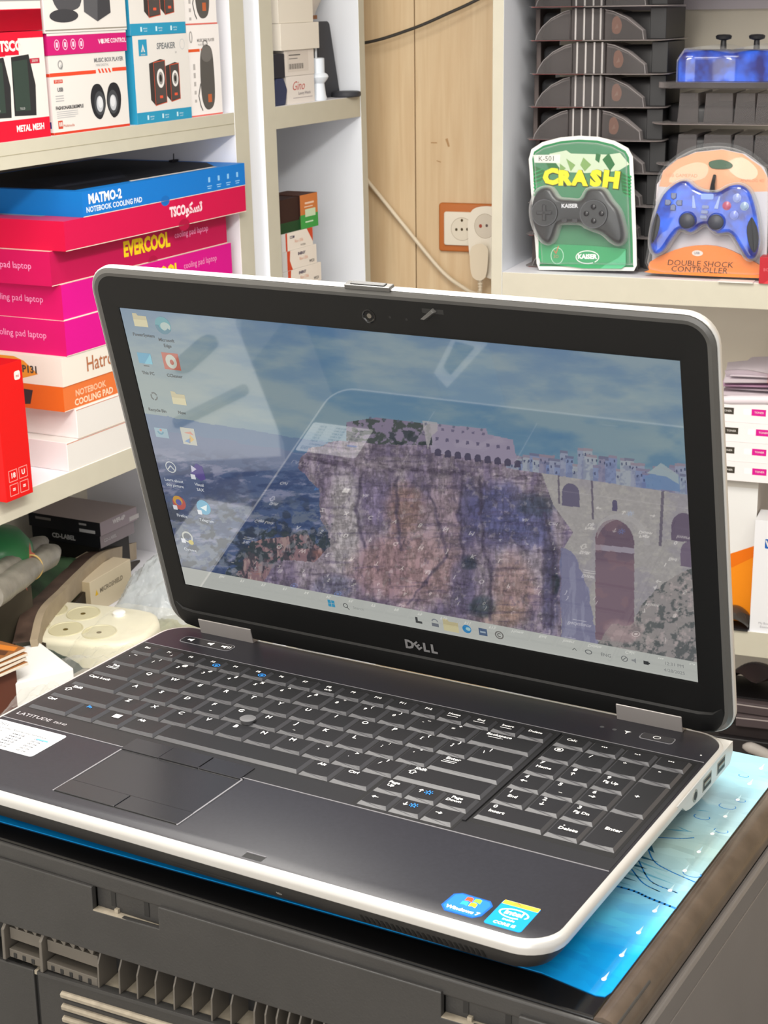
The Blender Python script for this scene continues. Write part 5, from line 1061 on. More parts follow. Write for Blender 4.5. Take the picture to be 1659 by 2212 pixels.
mb = MB(); mb.M = M; pillow(mb, inset(out, 9), 1.6, 8, 4, CL); mb.build('blister', e, smooth=60)
mb = MB(); mb.M = M; pillow(mb, inset(body, -3), 2, 27, 7, CL); mb.build('blister_dome', e, smooth=50)

# blue controller pack
kb = lambda x, y: ((x - 600) * 0.162, (2052 - y) * 0.162)
M_bl = mat('translucent_blue', '0a2cc8', 0.12, coat=0.8, noise=0.5, nscale=34, spec=0.3)  # the noise ramp's brighter blotches paint highlights into the blue
for n_ in M_bl.node_tree.nodes:
    if n_.type == 'VALTORGB': n_.color_ramp.elements[0].color = (*lin('070f70'), 1); n_.color_ramp.elements[1].color = (*lin('1b5fe6'), 1); n_.color_ramp.elements[0].position = .38; n_.color_ramp.elements[1].position = .62; M_grip = mat('black_rubber_grip', '26282e', 0.7, bump=.3, bscale=900); ORG = K('e07c22')
e, M = pack(FR, 300, 22, 4.0, 180, 190, None, None, None, 'upright clear controller pack with a translucent blue controller over an orange card')
out = smooth_poly(ccw([kb(*p) for p in [(80, 2040), (70, 1700), (100, 1250), (140, 1120), (270, 990), (450, 900), (680, 875), (880, 920), (1060, 1040), (1120, 1130), (1150, 1500), (1165, 1900), (1150, 2045), (620, 2050)]]), 3)
mb = MB(); mb.M = M; inn = ccw([kb(*p) for p in [(100, 2000), (110, 1250), (250, 1050), (440, 960), (680, 930), (880, 970), (1050, 1080), (1110, 1200), (1130, 2000)]])
mb.prism(inn, -1, 0.5, K('cfc8cc')); art = Art(mb, T((0, 0, .5)), .12)
art.poly(ccw([kb(*p) for p in [(130, 1270), (160, 1130), (280, 1030), (450, 962), (680, 935), (860, 970), (1030, 1080), (1100, 1180), (1110, 1290), (900, 1300), (600, 1290)]]), K('e8a880'), 1)
art.poly(smooth_poly(ccw([kb(*p) for p in [(220, 1230), (280, 1120), (450, 1050), (560, 1080), (540, 1180), (400, 1220)]]), 3), K('f0c4a4'), 2); art.poly(smooth_poly(ccw([kb(*p) for p in [(720, 1060), (860, 1000), (1000, 1110), (960, 1190), (820, 1170)]]), 3), K('f2ccb0'), 2)
art.txt('USB GAMEPAD', *kb(330, 1170), 7, K('d89070'), l=3); art.txt('ANALOG 4D', *kb(960, 1200), 6, K('c88060'), l=3)
pillow(mb, smooth_poly(ccw([kb(*p) for p in [(570, 1045), (680, 1022), (775, 1060), (750, 1100), (600, 1100)]]), 3), 0.6, 3, 1, K('46604c'))
mb.build('card', e)
body = smooth_poly(ccw([kb(*p) for p in [(310, 1235), (400, 1212), (470, 1262), (560, 1300), (680, 1302), (780, 1248), (880, 1235), (960, 1290), (1020, 1430), (1058, 1600), (1075, 1750), (1050, 1860), (985, 1880), (920, 1800), (860, 1710), (800, 1655), (700, 1665), (620, 1600), (560, 1600), (470, 1665), (370, 1640), (300, 1720), (230, 1830), (155, 1868), (108, 1790), (112, 1650), (140, 1500), (200, 1340)]]), 3)
mb = MB(); mb.M = M; pillow(mb, body, 3, 27, 6, M_bl, steps=6); mb.build('controller_body', e, smooth=60)
for P in ([(1000, 1500), (1050, 1600), (1070, 1740), (1040, 1830), (980, 1760), (950, 1600)], [(150, 1500), (200, 1560), (180, 1700), (125, 1780), (112, 1680)]):
    mb = MB(); mb.M = M; pillow(mb, smooth_poly(ccw([kb(*p) for p in P]), 3), 16, 27.8, 4, M_grip); mb.build('grip', e, smooth=50)
for x, y in ((435, 1560), (692, 1565)):
    mb = MB(); mb.M = M @ T((*kb(x, y), 0)); mb.lathe([(13.2, 20), (13.5, 27), (12.4, 28.6), (11.6, 27.6)], M_bl, 32); mb.lathe([(8, 24), (7, 29), (11, 31), (11, 33), (9.4, 34.6), (0.3, 35.4)], mat('stick_rubber', '3a3d48', .5), 28); mb.build('thumb_stick', e, smooth=50)
for x, y, c_ in ((860, 1350, '8f9cd0'), (775, 1420, 'b0506c'), (930, 1420, '8fa4c0'), (845, 1500, '7f8cd0')):
    mb = MB(); mb.M = M; mb.lathe([(6.0, 26), (6.2, 28.2), (4.4, 28.4), (4.2, 29.8), (.3, 30.4)], mat('face_button_' + c_, c_, .15), 20, M=T((*kb(x, y), 0))); mb.build('button', e, smooth=40)
for x, y, r in ((300, 1345, .0), (355, 1405, 1.57), (300, 1450, 3.14), (250, 1405, -1.57)):
    mb = MB(); mb.M = M @ T((*kb(x, y), 26)) @ Matrix.Rotation(-r, 4, 'Z'); mb.prism([(-4, -3), (0, -5.5), (4, -3), (4, 4), (-4, 4)], 0, 3.4, mat('steel_button', '5a6078', .2, metal=.5)); mb.build('direction_key', e, bevel=.8)
for P in ([(465, 1340), (480, 1340), (505, 1450), (470, 1450)], [(700, 1340), (715, 1340), (700, 1450), (662, 1450)]):
    mb = MB(); mb.M = M; mb.prism(ccw([kb(*p) for p in P]), 26.5, 28.2, K('9fb0dc')); mb.build('indicator_window', e, bevel=.5)
for k in range(3):
    mb = MB(); mb.M = M; x, y = kb(588 - 6 * k, 1435 + 44 * k); mb.prism(rr2(x - 5, x + 5, y - 2.2, y + 2.2, 1.5), 26, 29, K('8b95b8')); mb.build('menu_button', e, bevel=.4)
mb = MB(); mb.M = M; x, y = kb(598, 1345); mb.prism(rr2(x - 9, x + 9, y - 4, y + 4, 2), 26, 27.8, K('8fa8e4')); mb.tube([(*kb(622, 1300), 12), (*kb(626, 1240), 14), (*kb(630, 1160), 6)], [4, 3, 2.4], BK); mb.build('cable_stub', e)
mb = MB(); mb.M = M; band = smooth_poly(ccw([kb(*p) for p in [(92, 1945), (240, 1860), (400, 1800), (600, 1775), (760, 1795), (900, 1850), (1110, 1950), (1130, 2010), (1100, 2050), (120, 2045), (90, 2020)]]), 2); mb.prism(band, 1, 9, mat('orange_band', 'e2791c', .35))
art = Art(mb, T((0, 0, 9)), .15); ft = K('3a2818'); art.txt('DOUBLE SHOCK', *kb(550, 1945), 11.5, ft, sx=1.12, shear=.1); art.txt('CONTROLLER', *kb(545, 2000), 11.5, ft, sx=1.12, shear=.1); art.ell(*kb(520, 1850), 8, 4.2, K('d8cfc8')); art.txt('USB', *kb(515, 1850), 4.6, K('4a5070'), l=3)
mb.build('lower_band', e)
mb = MB(); mb.M = M; mb.prism(out, -.5, 0.4, CL); pillow(mb, inset(out, 5), .8, 12, 5, CL); mb.build('blister', e, smooth=50)
mb = MB(); mb.M = M; pillow(mb, inset(body, -3), 1, 33, 6, CL); mb.build('blister_dome', e, smooth=50)

# lying packs in the tall stack: plate, domes, ribs, black controller inside
def arc_dome(mb, prof, y0, y1, m, t=4):
    top = max(z for _, z in prof)
    def sec(y, k): return [(x * (1 - .02 * (1 - k)), y, z * k) for x, z in prof]
    mb.loft([sec(y0, .2), sec(y0, .9), sec(y0 + t, 1), sec(y1 - t, 1), sec(y1, .9), sec(y1, .2)], m, cap0=True, cap1=True)
M_card = mat('pack_card_edge', 'cfc4c0', .4); M_cdr = mat('pack_card_red', '9a4a48', .5)
def lying(z, k, a=118, b=60, src=None):
    lab = ['lying clear controller pack at the bottom of the left stack', 'lying clear controller pack second from the bottom of the left stack', 'lying clear controller pack third from the bottom of the left stack', 'lying clear controller pack fourth from the bottom of the left stack',
           'lying clear controller pack just behind the top of the upright green pack', 'lying clear controller pack with a red card edge, just above the upright green pack', 'lying clear controller pack third from the top of the left stack', 'lying clear controller pack second from the top of the left stack', 'lying green-backed controller pack topmost of the left stack'][k]
    if src is not None:
        r = copy_tree(src); r.location = W3(FR @ Vector((a + (k * 37 % 7) - 3, b + (k * 23 % 9), z))); r.rotation_euler = (0, 0, math.radians(((k * 53) % 7 - 3) * .5)); r['label'] = lab; return r
    loc = FR @ Vector((a, b, z)); e = empty('lying_controller_pack', loc, lab, 'controller pack', 'clear controller packs lying in the left stack')
    M = FR @ T((a, b, z))
    mb = MB(); mb.M = M; mb.prism(rr2(-104, 104, 0, 165, 18), 0.1, 1.0, M_card); mb.prism(rr2(-106, 106, -3, 168, 18), 1.0, 1.5, CL2); mb.box(-98, -20, -.3, 1, .1, .9, M_cdr); mb.build('card', e)
    mb = MB(); mb.M = M; arc_dome(mb, [(-94, 1.5), (-92, 8), (-84, 20), (-70, 32), (-52, 41), (-42, 43.5), (-42, 1.5)], 8, 120, CL2); mb.build('blister_dome', e, smooth=40)
    mb = MB(); mb.M = M; arc_dome(mb, [(12, 1.5), (12, 43.5), (24, 41), (44, 32), (60, 20), (68, 14), (70, 1.5)], 8, 120, CL2); mb.build('blister_dome', e, smooth=40)
    mb = MB(); mb.M = M; mb.box(-40, 8, 12, 120, 1.5, 44.5, CL2)
    for x in (-34, -21, -8, 4): mb.loft([[(x - 1.3, 0, z_), (x, -2, z_), (x + 1.3, 0, z_)] for z_ in (1.5, 46)], mat('rib_plastic', 'd8d4d2', .12) if 'rib_plastic' not in MATS else MATS['rib_plastic'], M=T((0, 12, 0)))
    for pr_ in ([(-94, 1.5), (-92, 8), (-84, 20), (-70, 32), (-52, 41), (-42, 43.5)], [(12, 43.5), (24, 41), (44, 32), (60, 20), (68, 14), (70, 1.5)]):
        mb.tube([(x_, 8, z_) for x_, z_ in pr_], 0.6, MATS['rim_highlight'] if 'rim_highlight' in MATS else mat('rim_highlight', '8f8a8a', .15), 6)  # pale tube along the dome edge, put in as a highlight
    mb.build('ribbed_spine', e)
    mb = MB(); mb.M = M @ T((0, 30, 2)); pillow(mb, smooth_poly([(-86, 0), (-40, 8), (0, 18), (40, 8), (84, 0), (88, 40), (70, 100), (-70, 100), (-92, 40)], 3), 0, 38, 10, BK); mb.build('controller_body', e, smooth=60)
    mb = MB(); mb.M = M; art = Art(mb, frame((0, 13, 0), (1, 0, 0), (0, 0, 1), (0, -1, 0)), .2); art.poly(smooth_poly([(22, 12), (32, 10), (36, 22), (30, 34), (22, 30)], 3), K('c88c68')); art.poly([(25, 16), (31, 18), (29, 24)], K('e0b090'), 2); mb.build('wrist_tag', e)
    mb = MB(); mb.M = M; mb.box(76, 100, 20, 150, 1.6, 46, BK, M=T((0, 0, 0))); mb.build('side_flap', e, bevel=1)
    mb = MB(); mb.M = M; mb.box(-104, -97, 40, 150, 1.6, 46, mat('brown_flap', '4e4340', .6)); mb.build('side_flap', e, bevel=1)
    return e
zs = [0.1 + 47.9 * k for k in range(9)]; base = lying(zs[0], 0)
for k in range(1, 9): lying(zs[k], k, src=base)
# a green card lies on the topmost plate
mb = MB(); mb.M = FR @ T((118, 58, zs[8] + 48.5)); mb.prism(rr2(-80, 90, 0, 150, 12), 0, 3, K('1f6a40')); tag(mb.build('green_card', bevel=.5), 'flat green card lying over the left controller stack', 'card')
# right stack: blue controllers in clear shells
def rstack(z, k):
    blue = k == 5
    labs = ['clear-ribbed controller shell at the bottom of the right stack', 'clear-ribbed controller shell second from the bottom of the right stack', 'clear-ribbed controller shell third from the bottom of the right stack', 'clear-ribbed controller shell fourth from the bottom of the right stack', 'empty-looking clear-ribbed shell directly beneath the blue lying controller', 'clear pack with a blue controller lying on its back, topmost of the right stack']
    e = empty('lying_controller_pack', FR @ Vector((310, 60, z)), labs[k], 'controller pack', 'controller packs in the right stack'); M = FR @ T((314, 60, z))
    ww = 102 + 8 * (k == 4)
    mb = MB(); mb.M = M; mb.prism(rr2(-ww, ww, 0, 170, 20), .1, 1.2, CL2 if blue else MATS['pack_card_edge']); mb.prism(rr2(-ww - 2, ww + 2, -4, 172, 20), 1.2, 9 if blue else 3, CL2); mb.build('card', e, smooth=30)
    mb = MB(); mb.M = M
    if blue: arc_dome(mb, [(-78, 9), (-78, 40), (-68, 56), (-30, 60), (0, 54), (30, 60), (68, 56), (80, 40), (80, 9)], 8, 150, CL); 
    else:
        for x0, x1 in ((-72, -46), (-34, 4), (10, 36), (40, 64)): mb.frus((x0 - 2, x1 + 2, 10, 140), 3, (x0, x1, 14, 136), 44, CL2)
    mb.build('blister_dome', e, smooth=30)
    mb = MB(); mb.M = M
    if blue:
        pillow(mb, smooth_poly([(-74, 14), (-36, 20), (0, 26), (36, 20), (74, 14), (78, 50), (64, 130), (-64, 130), (-78, 50)], 3), 9.4, 54, 14, M_bl); mb.build('controller_body', e, smooth=60)
        for x in (-20, 28):
            mb = MB(); mb.M = M @ T((x, 60, 0)); mb.lathe([(5, 50), (4, 66), (11, 68), (12, 72), (9, 74), (.3, 74.6)], BK, 20); mb.build('thumb_stick', e, smooth=50)
    else: pillow(mb, smooth_poly([(-84, 20), (0, 26), (84, 20), (84, 140), (-84, 140)], 3), 2, 40 if k < 4 else 26, 8, BK); mb.build('controller_body', e, smooth=60)
for k, z in enumerate((0.1, 52, 104, 158, 217, 268)): rstack(z, k)
b = Box(FR, 380, 440, -4, 40, .1, 38, K('b02a34'), K('b83038'), bev=.5); b.f.txt('BOX', 12, 20, 6, K('d87078')); b.f.poly([(6, 0), (20, 10), (14, 0)], K('d04048')); b.done('small_carton', 'small red carton on the shelf edge at the right side of the blue controller pack', 'carton')
mb = MB(); mb.M = FR; mb.box(322, 372, -6, 18, .1, 1.0, WH); tag(mb.build('paper_slip'), 'small white paper slip under the blue controller pack', 'paper')

# ---------------------------------------------------------------- right unit, middle compartment
def toner(k, a0, c0, lab):
    b = Box(FR, a0, a0 + 330, 14 + k, 200, c0, c0 + 29.6, K('e6e2e2'), K('dcd8d8'), K('e0dcdc'), bev=.5); f = b.f
    for i, c_ in enumerate(('3c3830', 'cc1888', 'e4dc20', '2080c8')): x = 12 + 47 * i; f.rrect(x - 12, 12, 11, 9, 1.6, K('f2efec')); f.rect(x, 11.4, 21, 10, K(c_), 1); f.txt('TONER', x + 11, 16.4, 4.2, K('e8e4e0'), l=3)
    f.ell(6 if i else 0, 17, .9, .9, BK, 2)
    b.done('toner_box', lab, 'box', None)
for k, (a0, c0, lab) in enumerate(((324, -301.0, 'flat white box with coloured squares, lowest of the four-box stack on the right'), (322, -271.1, 'flat white box with coloured squares, second from the bottom of the right stack'), (326, -241.2, 'flat white box with coloured squares, third from the bottom of the right stack'), (318, -211.3, 'flat white box with coloured squares, topmost under the loose papers'))): toner(k, a0, c0, lab)
M_paper = mat('paper', 'd9d0d6', .7); M_pinkp = mat('pinkish_paper', 'cfa8c4', .7)
rng = random.Random(11)
def sheet(a, b, c, w_, d_, yaw, curl, m, lab, tilt=0, writing=False):
    mb = MB(); mb.M = FR @ T((a, b, c)) @ RZ(yaw) @ RYm(-tilt)
    f = lambda u, v: (w_ * (u - .5), d_ * v, curl * math.sin(u * 3.1) * (0.4 + v) + curl * .5 * (u ** 2))
    mb.grid(f, 12, 8, m); mb.grid(lambda u, v: (f(1 - u, v)[0], f(1 - u, v)[1], f(1 - u, v)[2] - .8), 12, 8, m)
    tag(mb.build('paper_sheet', smooth=60), lab, 'paper')
for k in range(6):
    sheet(420 + 5 * (k % 3), 24 + 6 * k, -179 + 5.5 * k, 190, 150, (-3, 4, -6, 2, 7, -4)[k], (1.2, 3, 5, 4, 6, 5)[k], M_paper if k % 3 else M_pinkp, ['lowest pinkish sheet lying on the white box stack', 'white sheet with a rolled front edge on the box stack', 'white loose sheet in the middle of the paper heap', 'pink sheet in the middle of the paper heap', 'curled white sheet near the top of the paper heap', 'white sheet at the top of the paper heap'][k])
mb = MB(); mb.M = FR @ T((385, 20, -176)) @ RYm(86); mb.lathe([(5, -60), (7, -40), (7, 60), (5, 62)], M_paper, 16); tag(mb.build('rolled_paper', smooth=40), 'white rolled paper lying along the front of the box stack', 'paper')
mb = MB(); mb.M = FR @ T((372, 60, -143)) @ RXm(-38); mb.grid(lambda u, v: (-44 + 88 * u, 0 + 60 * v, 3 * math.sin(5 * u)), 8, 4, M_paper); mb.grid(lambda u, v: (44 - 88 * u, 0 + 60 * v, 3 * math.sin(5 * (1 - u)) - .8), 8, 4, M_paper)
art = Art(mb, T((0, 0, 3.2)), .2); art.line([(-16, 40), (-12, 46), (-9, 40), (-6, 47), (-3, 40), (2, 46), (8, 42), (16, 52), (16, 42), (12, 60)], .7, K('8c7f94'))
tag(mb.build('handwritten_note'), 'pale note with handwriting standing against the back of the paper heap', 'paper')
b = Box(FR, 398, 450, 20, 90, -150, -124, K('d8591c'), K('c04c18'), yaw=4); b.done('small_carton', 'orange carton wedged into the paper heap', 'carton')
b = Box(FR, 300, 391, 32, 180, -533.9, -301.3, K('dcdcda'), K('b8aea4'), K('d8d8d6'), bev=.6); b.f.poly([(0, 0), (91, 0), (91, 128), (56, 112), (0, 80)], K('e88a18')); b.f.poly([(56, 88), (91, 110), (91, 128), (40, 104), (0, 80), (0, 56)], K('e07010'), 2); b.f.rect(0, 218, 91, 14, K('c8c4bc')); b.done('large_box', 'tall white box with an orange lower corner under the flat white boxes', 'box')
b = Box(FR, 393, 470, 4, 60, -533.9, -356, K('dedfe2'), K('d2d2d6'), K('e2e2e4'), bev=.6); b.f.rrect(16, 134, 34, 15, 2, K('1f5cac')); b.f.txt('WD', 28, 141.5, 12, W_, bold=.06, l=3); b.f.ring(60, 90, 26, 40, 1, K('c4c4c8')); b.f.txt('My Book', 22, 14, 5, K('9a9aa0')); b.f.txt('Essential', 24, 8, 5, K('9a9aa0')); b.done('drive_box', 'white box with a blue logo at the right edge, on the lower right shelf', 'box')
mb = MB(); mb.M = FR @ T((366, 6, -533.9)); mb.grid(lambda u, v: ((26 - 52 * u) * (1 - .0 * v), -10 + 60 * v, 30 * max(0, math.sin(math.pi * (0.06 + .88 * u))) ** .6 * max(0.0, math.sin(math.pi * (.1 + .75 * (1 - v)))) ** .6), 14, 14, mat('dark_glossy_mouse', '35332f', .12)); mb.box(-25, 25, -9, 48, 0, 3, BK); tag(mb.build('computer_mouse', smooth=60), 'dark glossy computer mouse on the lower right shelf', 'mouse')
# lower compartment clutter
DK = mat('dark_plastic', '1e1b1c', .35); DKB = mat('dark_brown_film', '3a2c2a', .25)
b = Box(FR, 300, 470, 60, 220, -869.9, -742, DK, DK, DK, bev=2); b.f.rrect(74, 92, 14, 9, 2, K('8f8f8c')); b.f.rrect(130, 84, 16, 10, 2, K('6a6a68')); b.f.rect(0, 70, 170, 1.2, K('4a4848')); b.done('black_device', 'large black device with pale buttons in the lower right compartment', 'device')
b = Box(FR, 345, 470, 70, 200, -741.7, -722, K('2a2424'), DK, DK); b.done('black_device', 'thin black device lying on the large black device', 'device')
for k in range(2):
    b = Box(FR, 372 - 6 * k, 462, 64 + 3 * k, 190, -721.5 + 20.5 * k, -702 + 20.5 * k, K('4a4142'), K('5c5254'), K('544a4a'), yaw=3 - 5 * k, bev=2); b.f.rect(0, 14, 80, 2, K('a89f9c')); b.done('disc_drive', ['grey drive with a light stripe, lower of the pair in the lower right compartment', 'grey drive with a light stripe, upper of the pair in the lower right compartment'][k], 'drive')
mb = MB(); mb.M = FR @ T((400, 80, -680.8)); mb.grid(lambda u, v: (60 - 120 * u, 90 * v, 60 * (math.sin(3.14 * u) ** .5) * (math.sin(1.57 + 1.2 * v)) * (0.75 + .25 * math.sin(9 * u + 5 * v))), 24, 16, DKB); mb.box(-58, 58, 2, 88, 0, 3, DK); tag(mb.build('dark_bag', smooth=50), 'crumpled dark brown plastic bag at the top of the lower right compartment', 'bag')
mb = MB(); mb.M = FR; mb.tube(curve_pts([tuple(at(x, y, FR, 40)) for x, y in ((1604, 1612), (1625, 1616), (1655, 1630), (1690, 1652))], 5), [3, 5, 7, 8, 9, 9, 9, 9, 9, 9, 9, 9, 9, 8, 7, 6], K('a8a29c'), 10)
tag(mb.build('grey_hose', smooth=60), 'curved pale grey hose in front of the large black device', 'hose')
# ---------------------------------------------------------------- clutter in the bottom compartment of the left unit (board top at c = -700)
CB0 = -699.8
FILM = clear('crumpled_clear_film', 'ffffff', 0.02, 0.10, 'fdfdfb', bump=0.8, edge=0.22); BUB = clear('bubble_wrap', 'dfe4e6', 0.30, 0.18, 'e6eaec', bump=0.6)
def mound(name, label, cat, a, b, w_, d_, h, mats_, seed, amp=.3, base=CB0, yaw=0, n=36, freq=5, pw=.5, bub=0):
    mb = MB(); mb.M = FL @ T((a, b, base)) @ RZ(yaw)
    us = np.linspace(0, 1, n + 1); U_, V_ = np.meshgrid(us, us); Nn = noise2(U_ * freq + 9, V_ * freq + 4, seed, 4)
    def f(u, v):
        i, j = int(round(u * n)), int(round(v * n)); e_ = max(0, math.sin(math.pi * u)) ** pw * max(0, math.sin(math.pi * v)) ** pw
        z = h * e_ * (1 - amp + 2 * amp * Nn[j, i]); 
        if bub: z += bub * (1 if (i + j) % 2 else 0) * e_
        return (w_ * (u - .5) + 6 * (Nn[j, i] - .5), d_ * (v - .5), z)
    mb.grid(f, n, n, mats_); mb.grid(lambda u, v: (w_ * (.5 - u) * .96, d_ * (v - .5) * .96, 0.1), 1, 1, mats_)
    return tag(mb.build(name, smooth=45 if not bub else 20), label, cat)
M_gcloth = mat('green_brown_print', '3c5a3c', .45, noise=.6, nscale=22)
mound('printed_bag', 'dark green printed plastic bag spread under the black boxes', 'bag', -330, 210, 340, 190, 74, M_gcloth, 3, .25, n=30, freq=4)
M_kb = mat('kraft_brown', 'a08458', .7, noise=.1); 
b = Box(FL, -203, -118, 156, 288, -631.5, -611, K('857c80'), K('17181d'), K('6a6058'), bev=.8); b.s.txt('CD-LABEL', 62, 10, 10, K('b8b8ba'), bold=.04); b.f.txt('CD-LABEL', 24, 10, 7, K('a8a4a6'), bold=.03); b.done('black_box', 'black flat box with white lettering, lower of two under the left shelf', 'box')
b = Box(FL, -206, -114, 152, 290, -610.8, -589, K('8d8288'), K('1b1b20'), K('a09490'), bev=.8); b.s.rect(98, 3, 30, 5, K('b4b4b6')); b.s.rect(14, 13, 30, 4, K('7c7674')); b.s.rect(98, 14, 14, 3, K('9c9a9a')); b.f.txt('WIFI-6P', 46, 14, 9, K('c0bcbe'), bold=.05); b.f.rect(72, 3, 24, 7, K('b0acac')); b.done('black_box', 'grey-brown flat box with white print, upper of two under the left shelf', 'box')
mb = MB(); mb.M = FL; mb.box(-190, -115, 170, 290, CB0, -632.2, K('2c2a28')); tag(mb.build('dark_carton', bevel=1), 'dark carton beneath the two black flat boxes', 'carton')
# green bag with red stars, grey rolled bags with a rubber band
p = at(0, 1185, FL, 120); M_gs = mat('green_bag_plastic', '1c6a3a', .3, noise=.15, nscale=12)
mb = MB(); mb.M = FL @ T((p.x - 6, 132, -600)); mb.lathe([(10, 0), (40, 8), (58, 30), (57, 56), (42, 76), (8, 84)], M_gs, 28)
for dx, dz in ((16, 46), (32, 24), (-6, 22)):
    S_ = [((5 if i % 2 else 12) * math.cos(math.pi * i / 5), (9 if i % 2 else 20) * math.sin(math.pi * i / 5)) for i in range(10)]
    Art(mb, frame((dx, -58 + (dx > 10) * 4 + (dx > 30) * 9, dz), (.92, .38 if dx > 30 else .1, 0), (0, .1, 1), (.1, -1, 0)), 1.5).poly(S_, K('b06050'))
tag(mb.build('star_bag', smooth=60), 'round green bag printed with red stars, under the left shelf', 'bag')
mb = MB(); mb.M = FL; mb.box(p.x - 52, p.x + 22, 90, 168, CB0, -600.2, K('4a4438')); tag(mb.build('brown_carton', bevel=1), 'brown carton beneath the green star bag', 'carton')
M_gr = mat('grey_rolled_plastic', '7c786e', .4, noise=.25, nscale=40, bump=1.0, bscale=70)
A0 = at(-20, 1290, FL, 20); A1 = at(118, 1190, FL, 110)
mb = MB(); mb.M = FL; pts = [tuple(A0.lerp(A1, t)) for t in np.linspace(0, 1, 9)]; mb.tube(pts, [17, 18, 17, 18, 17, 14, 16, 18, 10], M_gr, 14); pts2 = [(x + 4, y + 22, z + 10) for x, y, z in pts]; mb.tube(pts2, [12, 14, 14, 13, 14, 12, 13, 14, 8], M_gr, 12)
q = A0.lerp(A1, .62); mb.tube([tuple(q + Vector((17 * math.cos(t) * .55, 17 * math.cos(t) * -.6, 17.5 * math.sin(t)))) for t in np.linspace(0, 6.3, 20)], 1.4, K('c0a468'), 6)
tag(mb.build('rolled_bags', smooth=60), 'roll of grey plastic bags held by a rubber band', 'plastic roll')
mound('dark_cloth', 'dark fabric heap under the roll of grey bags', 'cloth', -540, 60, 180, 130, 40, mat('dark_fabric', '2e3a34', .8, noise=.4, nscale=30), 5, .3, n=24)
# curved cardboard tray
M_cd = mat('cardboard_rim', '9a8b74', .7, noise=.1)
path = [at(70, 1395, FL, 30), at(88, 1330, FL, 70), at(130, 1285, FL, 100), at(175, 1240, FL, 130), at(215, 1205, FL, 150), at(262, 1190, FL, 180), at(285, 1183, FL, 196)]
cp = curve_pts([tuple(p) for p in path], 6)
mb = MB(); mb.M = FL; mb.loft([[(p.x, p.y, p.z - 20), (p.x + 5, p.y - 4, p.z - 20), (p.x + 6, p.y - 5, p.z + 8), (p.x - 2, p.y + 2, p.z + 8)] for p in cp], M_cd)
mb.loft([[(p.x - 3, p.y + 3, p.z + 6.5), (p.x - 2, p.y + 2, p.z + 7.6), (p.x - 10, p.y + 24, p.z + 5), (p.x - 11, p.y + 25, p.z + 2)] for p in cp], mat('tray_dark_top', '4a3a32', .5, noise=.5, nscale=30)); 
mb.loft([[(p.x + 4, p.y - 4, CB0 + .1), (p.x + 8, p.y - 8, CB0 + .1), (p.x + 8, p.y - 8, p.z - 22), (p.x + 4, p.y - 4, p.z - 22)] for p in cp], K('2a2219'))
tag(mb.build('cardboard_tray', smooth=50), 'long curved cardboard tray leaning across the clutter under the left shelf', 'tray')
def cart(a0, a1, b0, d, c0, c1, lab, tx=True, yaw=0):
    b = Box(FL, a0, a1, b0, b0 + d, c0, c1, K('ccbfa4'), K('b8a888'), K('c8baa0'), yaw=yaw, bev=.5)
    if tx: b.f.poly([(12, 27), (20, 27), (16, 36)], K('d8b030')); b.f.txt('MICROSHIELD', 56, 31, 10, K('7a7060'), bold=.02)
    b.done('small_carton', lab, 'carton')
pp = at(183, 1290, FL, 118)
cart(pp.x, pp.x + 112, 112, 30, CB0, CB0 + 52, 'beige carton with a small yellow mark, in front of its twin', yaw=5)
cart(pp.x - 4, pp.x + 96, 150, 30, CB0, CB0 + 60, 'beige carton standing directly behind the other beige carton', yaw=5)
cart(pp.x + 116, pp.x + 200, 200, 60, CB0, CB0 + 52, 'brown carton at the back corner of the bottom compartment', tx=False)
# bubble wrap
pp = at(310, 1310, FL, 20)
mound('bubble_wrap_bag', 'bubble-wrap bag heaped beside the laptop\'s left hinge', 'bubble wrap', pp.x + 62, 24, 216, 130, 72, BUB, 7, .35, n=56, freq=4, bub=3, yaw=14)
mound('silver_parts', 'silvery grey part inside the bubble-wrap bag', 'part', pp.x + 70, 26, 140, 80, 46, mat('pale_packed_part', 'a8acb0', .4, noise=.2, nscale=30), 8, .4, n=24, yaw=14)
# power strip with five outlets, wrapped in film
M_ps = mat('power_strip_cream', 'd6d2bc', .4, noise=.03); M_psd = mat('power_strip_recess', 'c2bc9c', .5)
pc_ = at(205, 1375, FL, 30)
PS = empty('power_strip', FL @ Vector((pc_.x, 30, CB0)), 'cream multi-socket power strip with round outlets, wrapped in clear film', 'power strip')
M = FL @ T((pc_.x - 18, 34, CB0 + 4)) @ RZ(-78) @ RXm(3)
mb = MB(); mb.M = M; ol = smooth_poly([(-100, -58), (60, -58), (100, -30), (106, 0), (100, 34), (60, 62), (-100, 62), (-112, 0)], 4); pillow(mb, ol, 0, 38, 9, M_ps, steps=5); mb.build('strip_body', PS, smooth=60)
for i in range(3):
    for jj in range(2):
        x, y = -62 + 50 * i, -26 + 54 * jj
        if i == 2 and jj == 1: continue
        mb = MB(); mb.M = M @ T((x, y, 38)); mb.lathe([(24, .05), (23.6, 1.2), (22.4, 1.2), (21.6, .3), (.4, .25)], M_psd, 32); mb.cyl((0, -1), 3.6, .2, .5, K('5c4c20'), 14); mb.build('outlet', PS, smooth=40)
mb = MB(); mb.M = M @ T((40, 34, 38)); mb.lathe([(9, 0), (9, 4), (7, 5.5), (.3, 5.5)], WH, 20); mb.build('switch', PS, smooth=40)
mb = MB(); mb.M = M
n = 44; us = np.linspace(0, 1, n + 1); U_, V_ = np.meshgrid(us, us); NN = noise2(U_ * 7 + 3, V_ * 7 + 2, 77, 4)
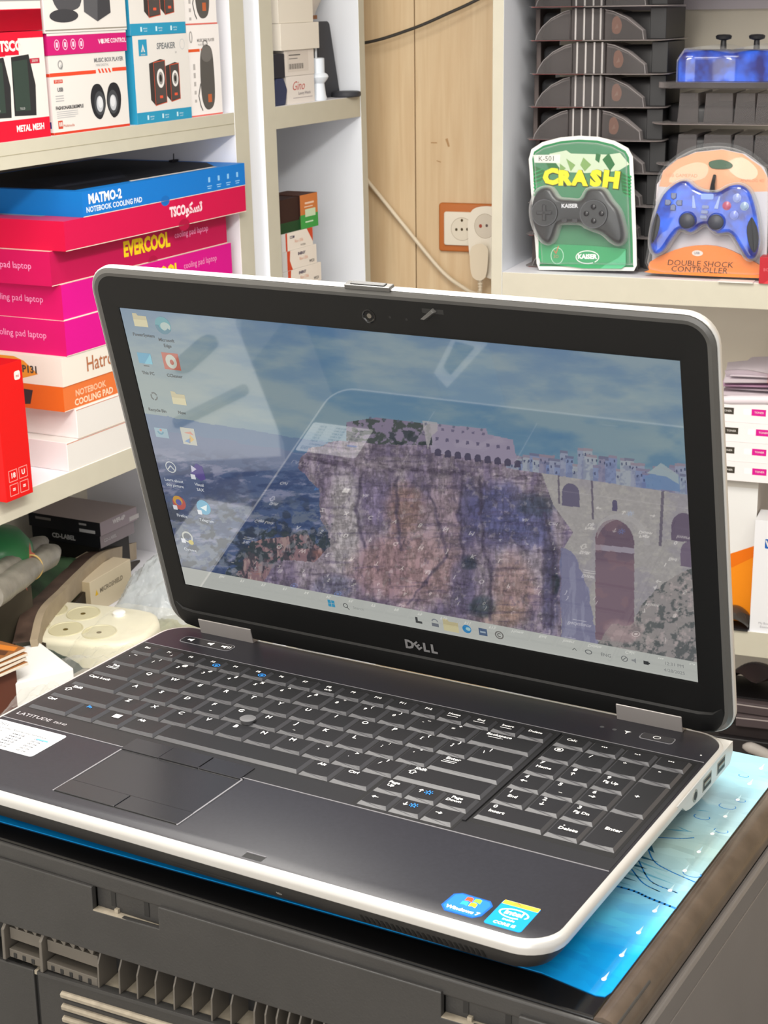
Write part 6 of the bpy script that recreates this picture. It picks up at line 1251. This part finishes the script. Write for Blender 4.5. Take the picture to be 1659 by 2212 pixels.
def filmf(u, v):
    i, j = int(round(u * n)), int(round(v * n)); ed = min(u, 1 - u, v, 1 - v); k = min(1, ed / .16)
    return (8 + 135 * u, -92 + 170 * v, max(6, 42 * (k ** .6) + 16 * (NN[j, i] - .4) * (1.3 - k) + 4 * NN[j, i] + 3))
mb.grid(filmf, n, n, FILM); mb.build('film_wrap', PS, smooth=30)
# white wrapped box, film heap, magazines
pw_ = at(60, 1500, FL, -20)
b = Box(FL, pw_.x - 60, pw_.x + 46, -40, 70, CB0, CB0 + 46, K('dcdcda'), K('e0deda'), K('e8e8e6'), yaw=-28, bev=2); b.done('white_box', 'white box wrapped in clear plastic at the laptop\'s left edge', 'box')
mound('film_heap', 'crumpled clear plastic film at the laptop\'s left edge', 'plastic film', pw_.x + 96, -50, 190, 120, 42, FILM, 15, .5, n=40, freq=7)
mound('film_heap', 'crumpled clear film around the white box in the lower left', 'plastic film', pw_.x - 20, -58, 180, 70, 36, FILM, 16, .5, n=36, freq=7)
mound('green_pouch', 'small greenish pouch under the bubble-wrap bag', 'pouch', at(330, 1345, FL, -30).x, -36, 150, 60, 26, mat('olive_pouch', '8a8c74', .5, noise=.3, nscale=40), 18, .3, n=20)
pm = at(40, 1400, FL, -30)
for k in range(4):
    b = Box(FL, pm.x - 90, pm.x + 4 + 2 * k, -34 + 2 * k, 90, pm.z - 22 + 5.2 * k, pm.z - 18.2 + 5.2 * k, K('d8d0c0'), K('cfc8bc'), K('8a5a34'), yaw=(-8, -5, -9, -6)[k], bev=.2)
    if k == 3: [b.t.poly([(20 + 16 * i, 4), (32 + 16 * i, 10), (26 + 16 * i, 40), (14 + 16 * i, 30)], K(('c87830', '3c2c28', 'd8a850', '5a3a28')[i % 4])) for i in range(5)]
    b.done('magazine', ['bottom magazine of the small stack at the far left', 'second magazine from the bottom at the far left', 'third magazine from the bottom at the far left', 'top magazine with an orange-brown cover at the far left'][k], 'magazine')
b = Box(FL, pm.x - 90, pm.x - 6, -24, 80, CB0, pm.z - 22.3, K('5a3428'), K('4a2c24'), K('6a4030'), yaw=-6); b.done('brown_carton', 'reddish brown carton beneath the magazines', 'carton')
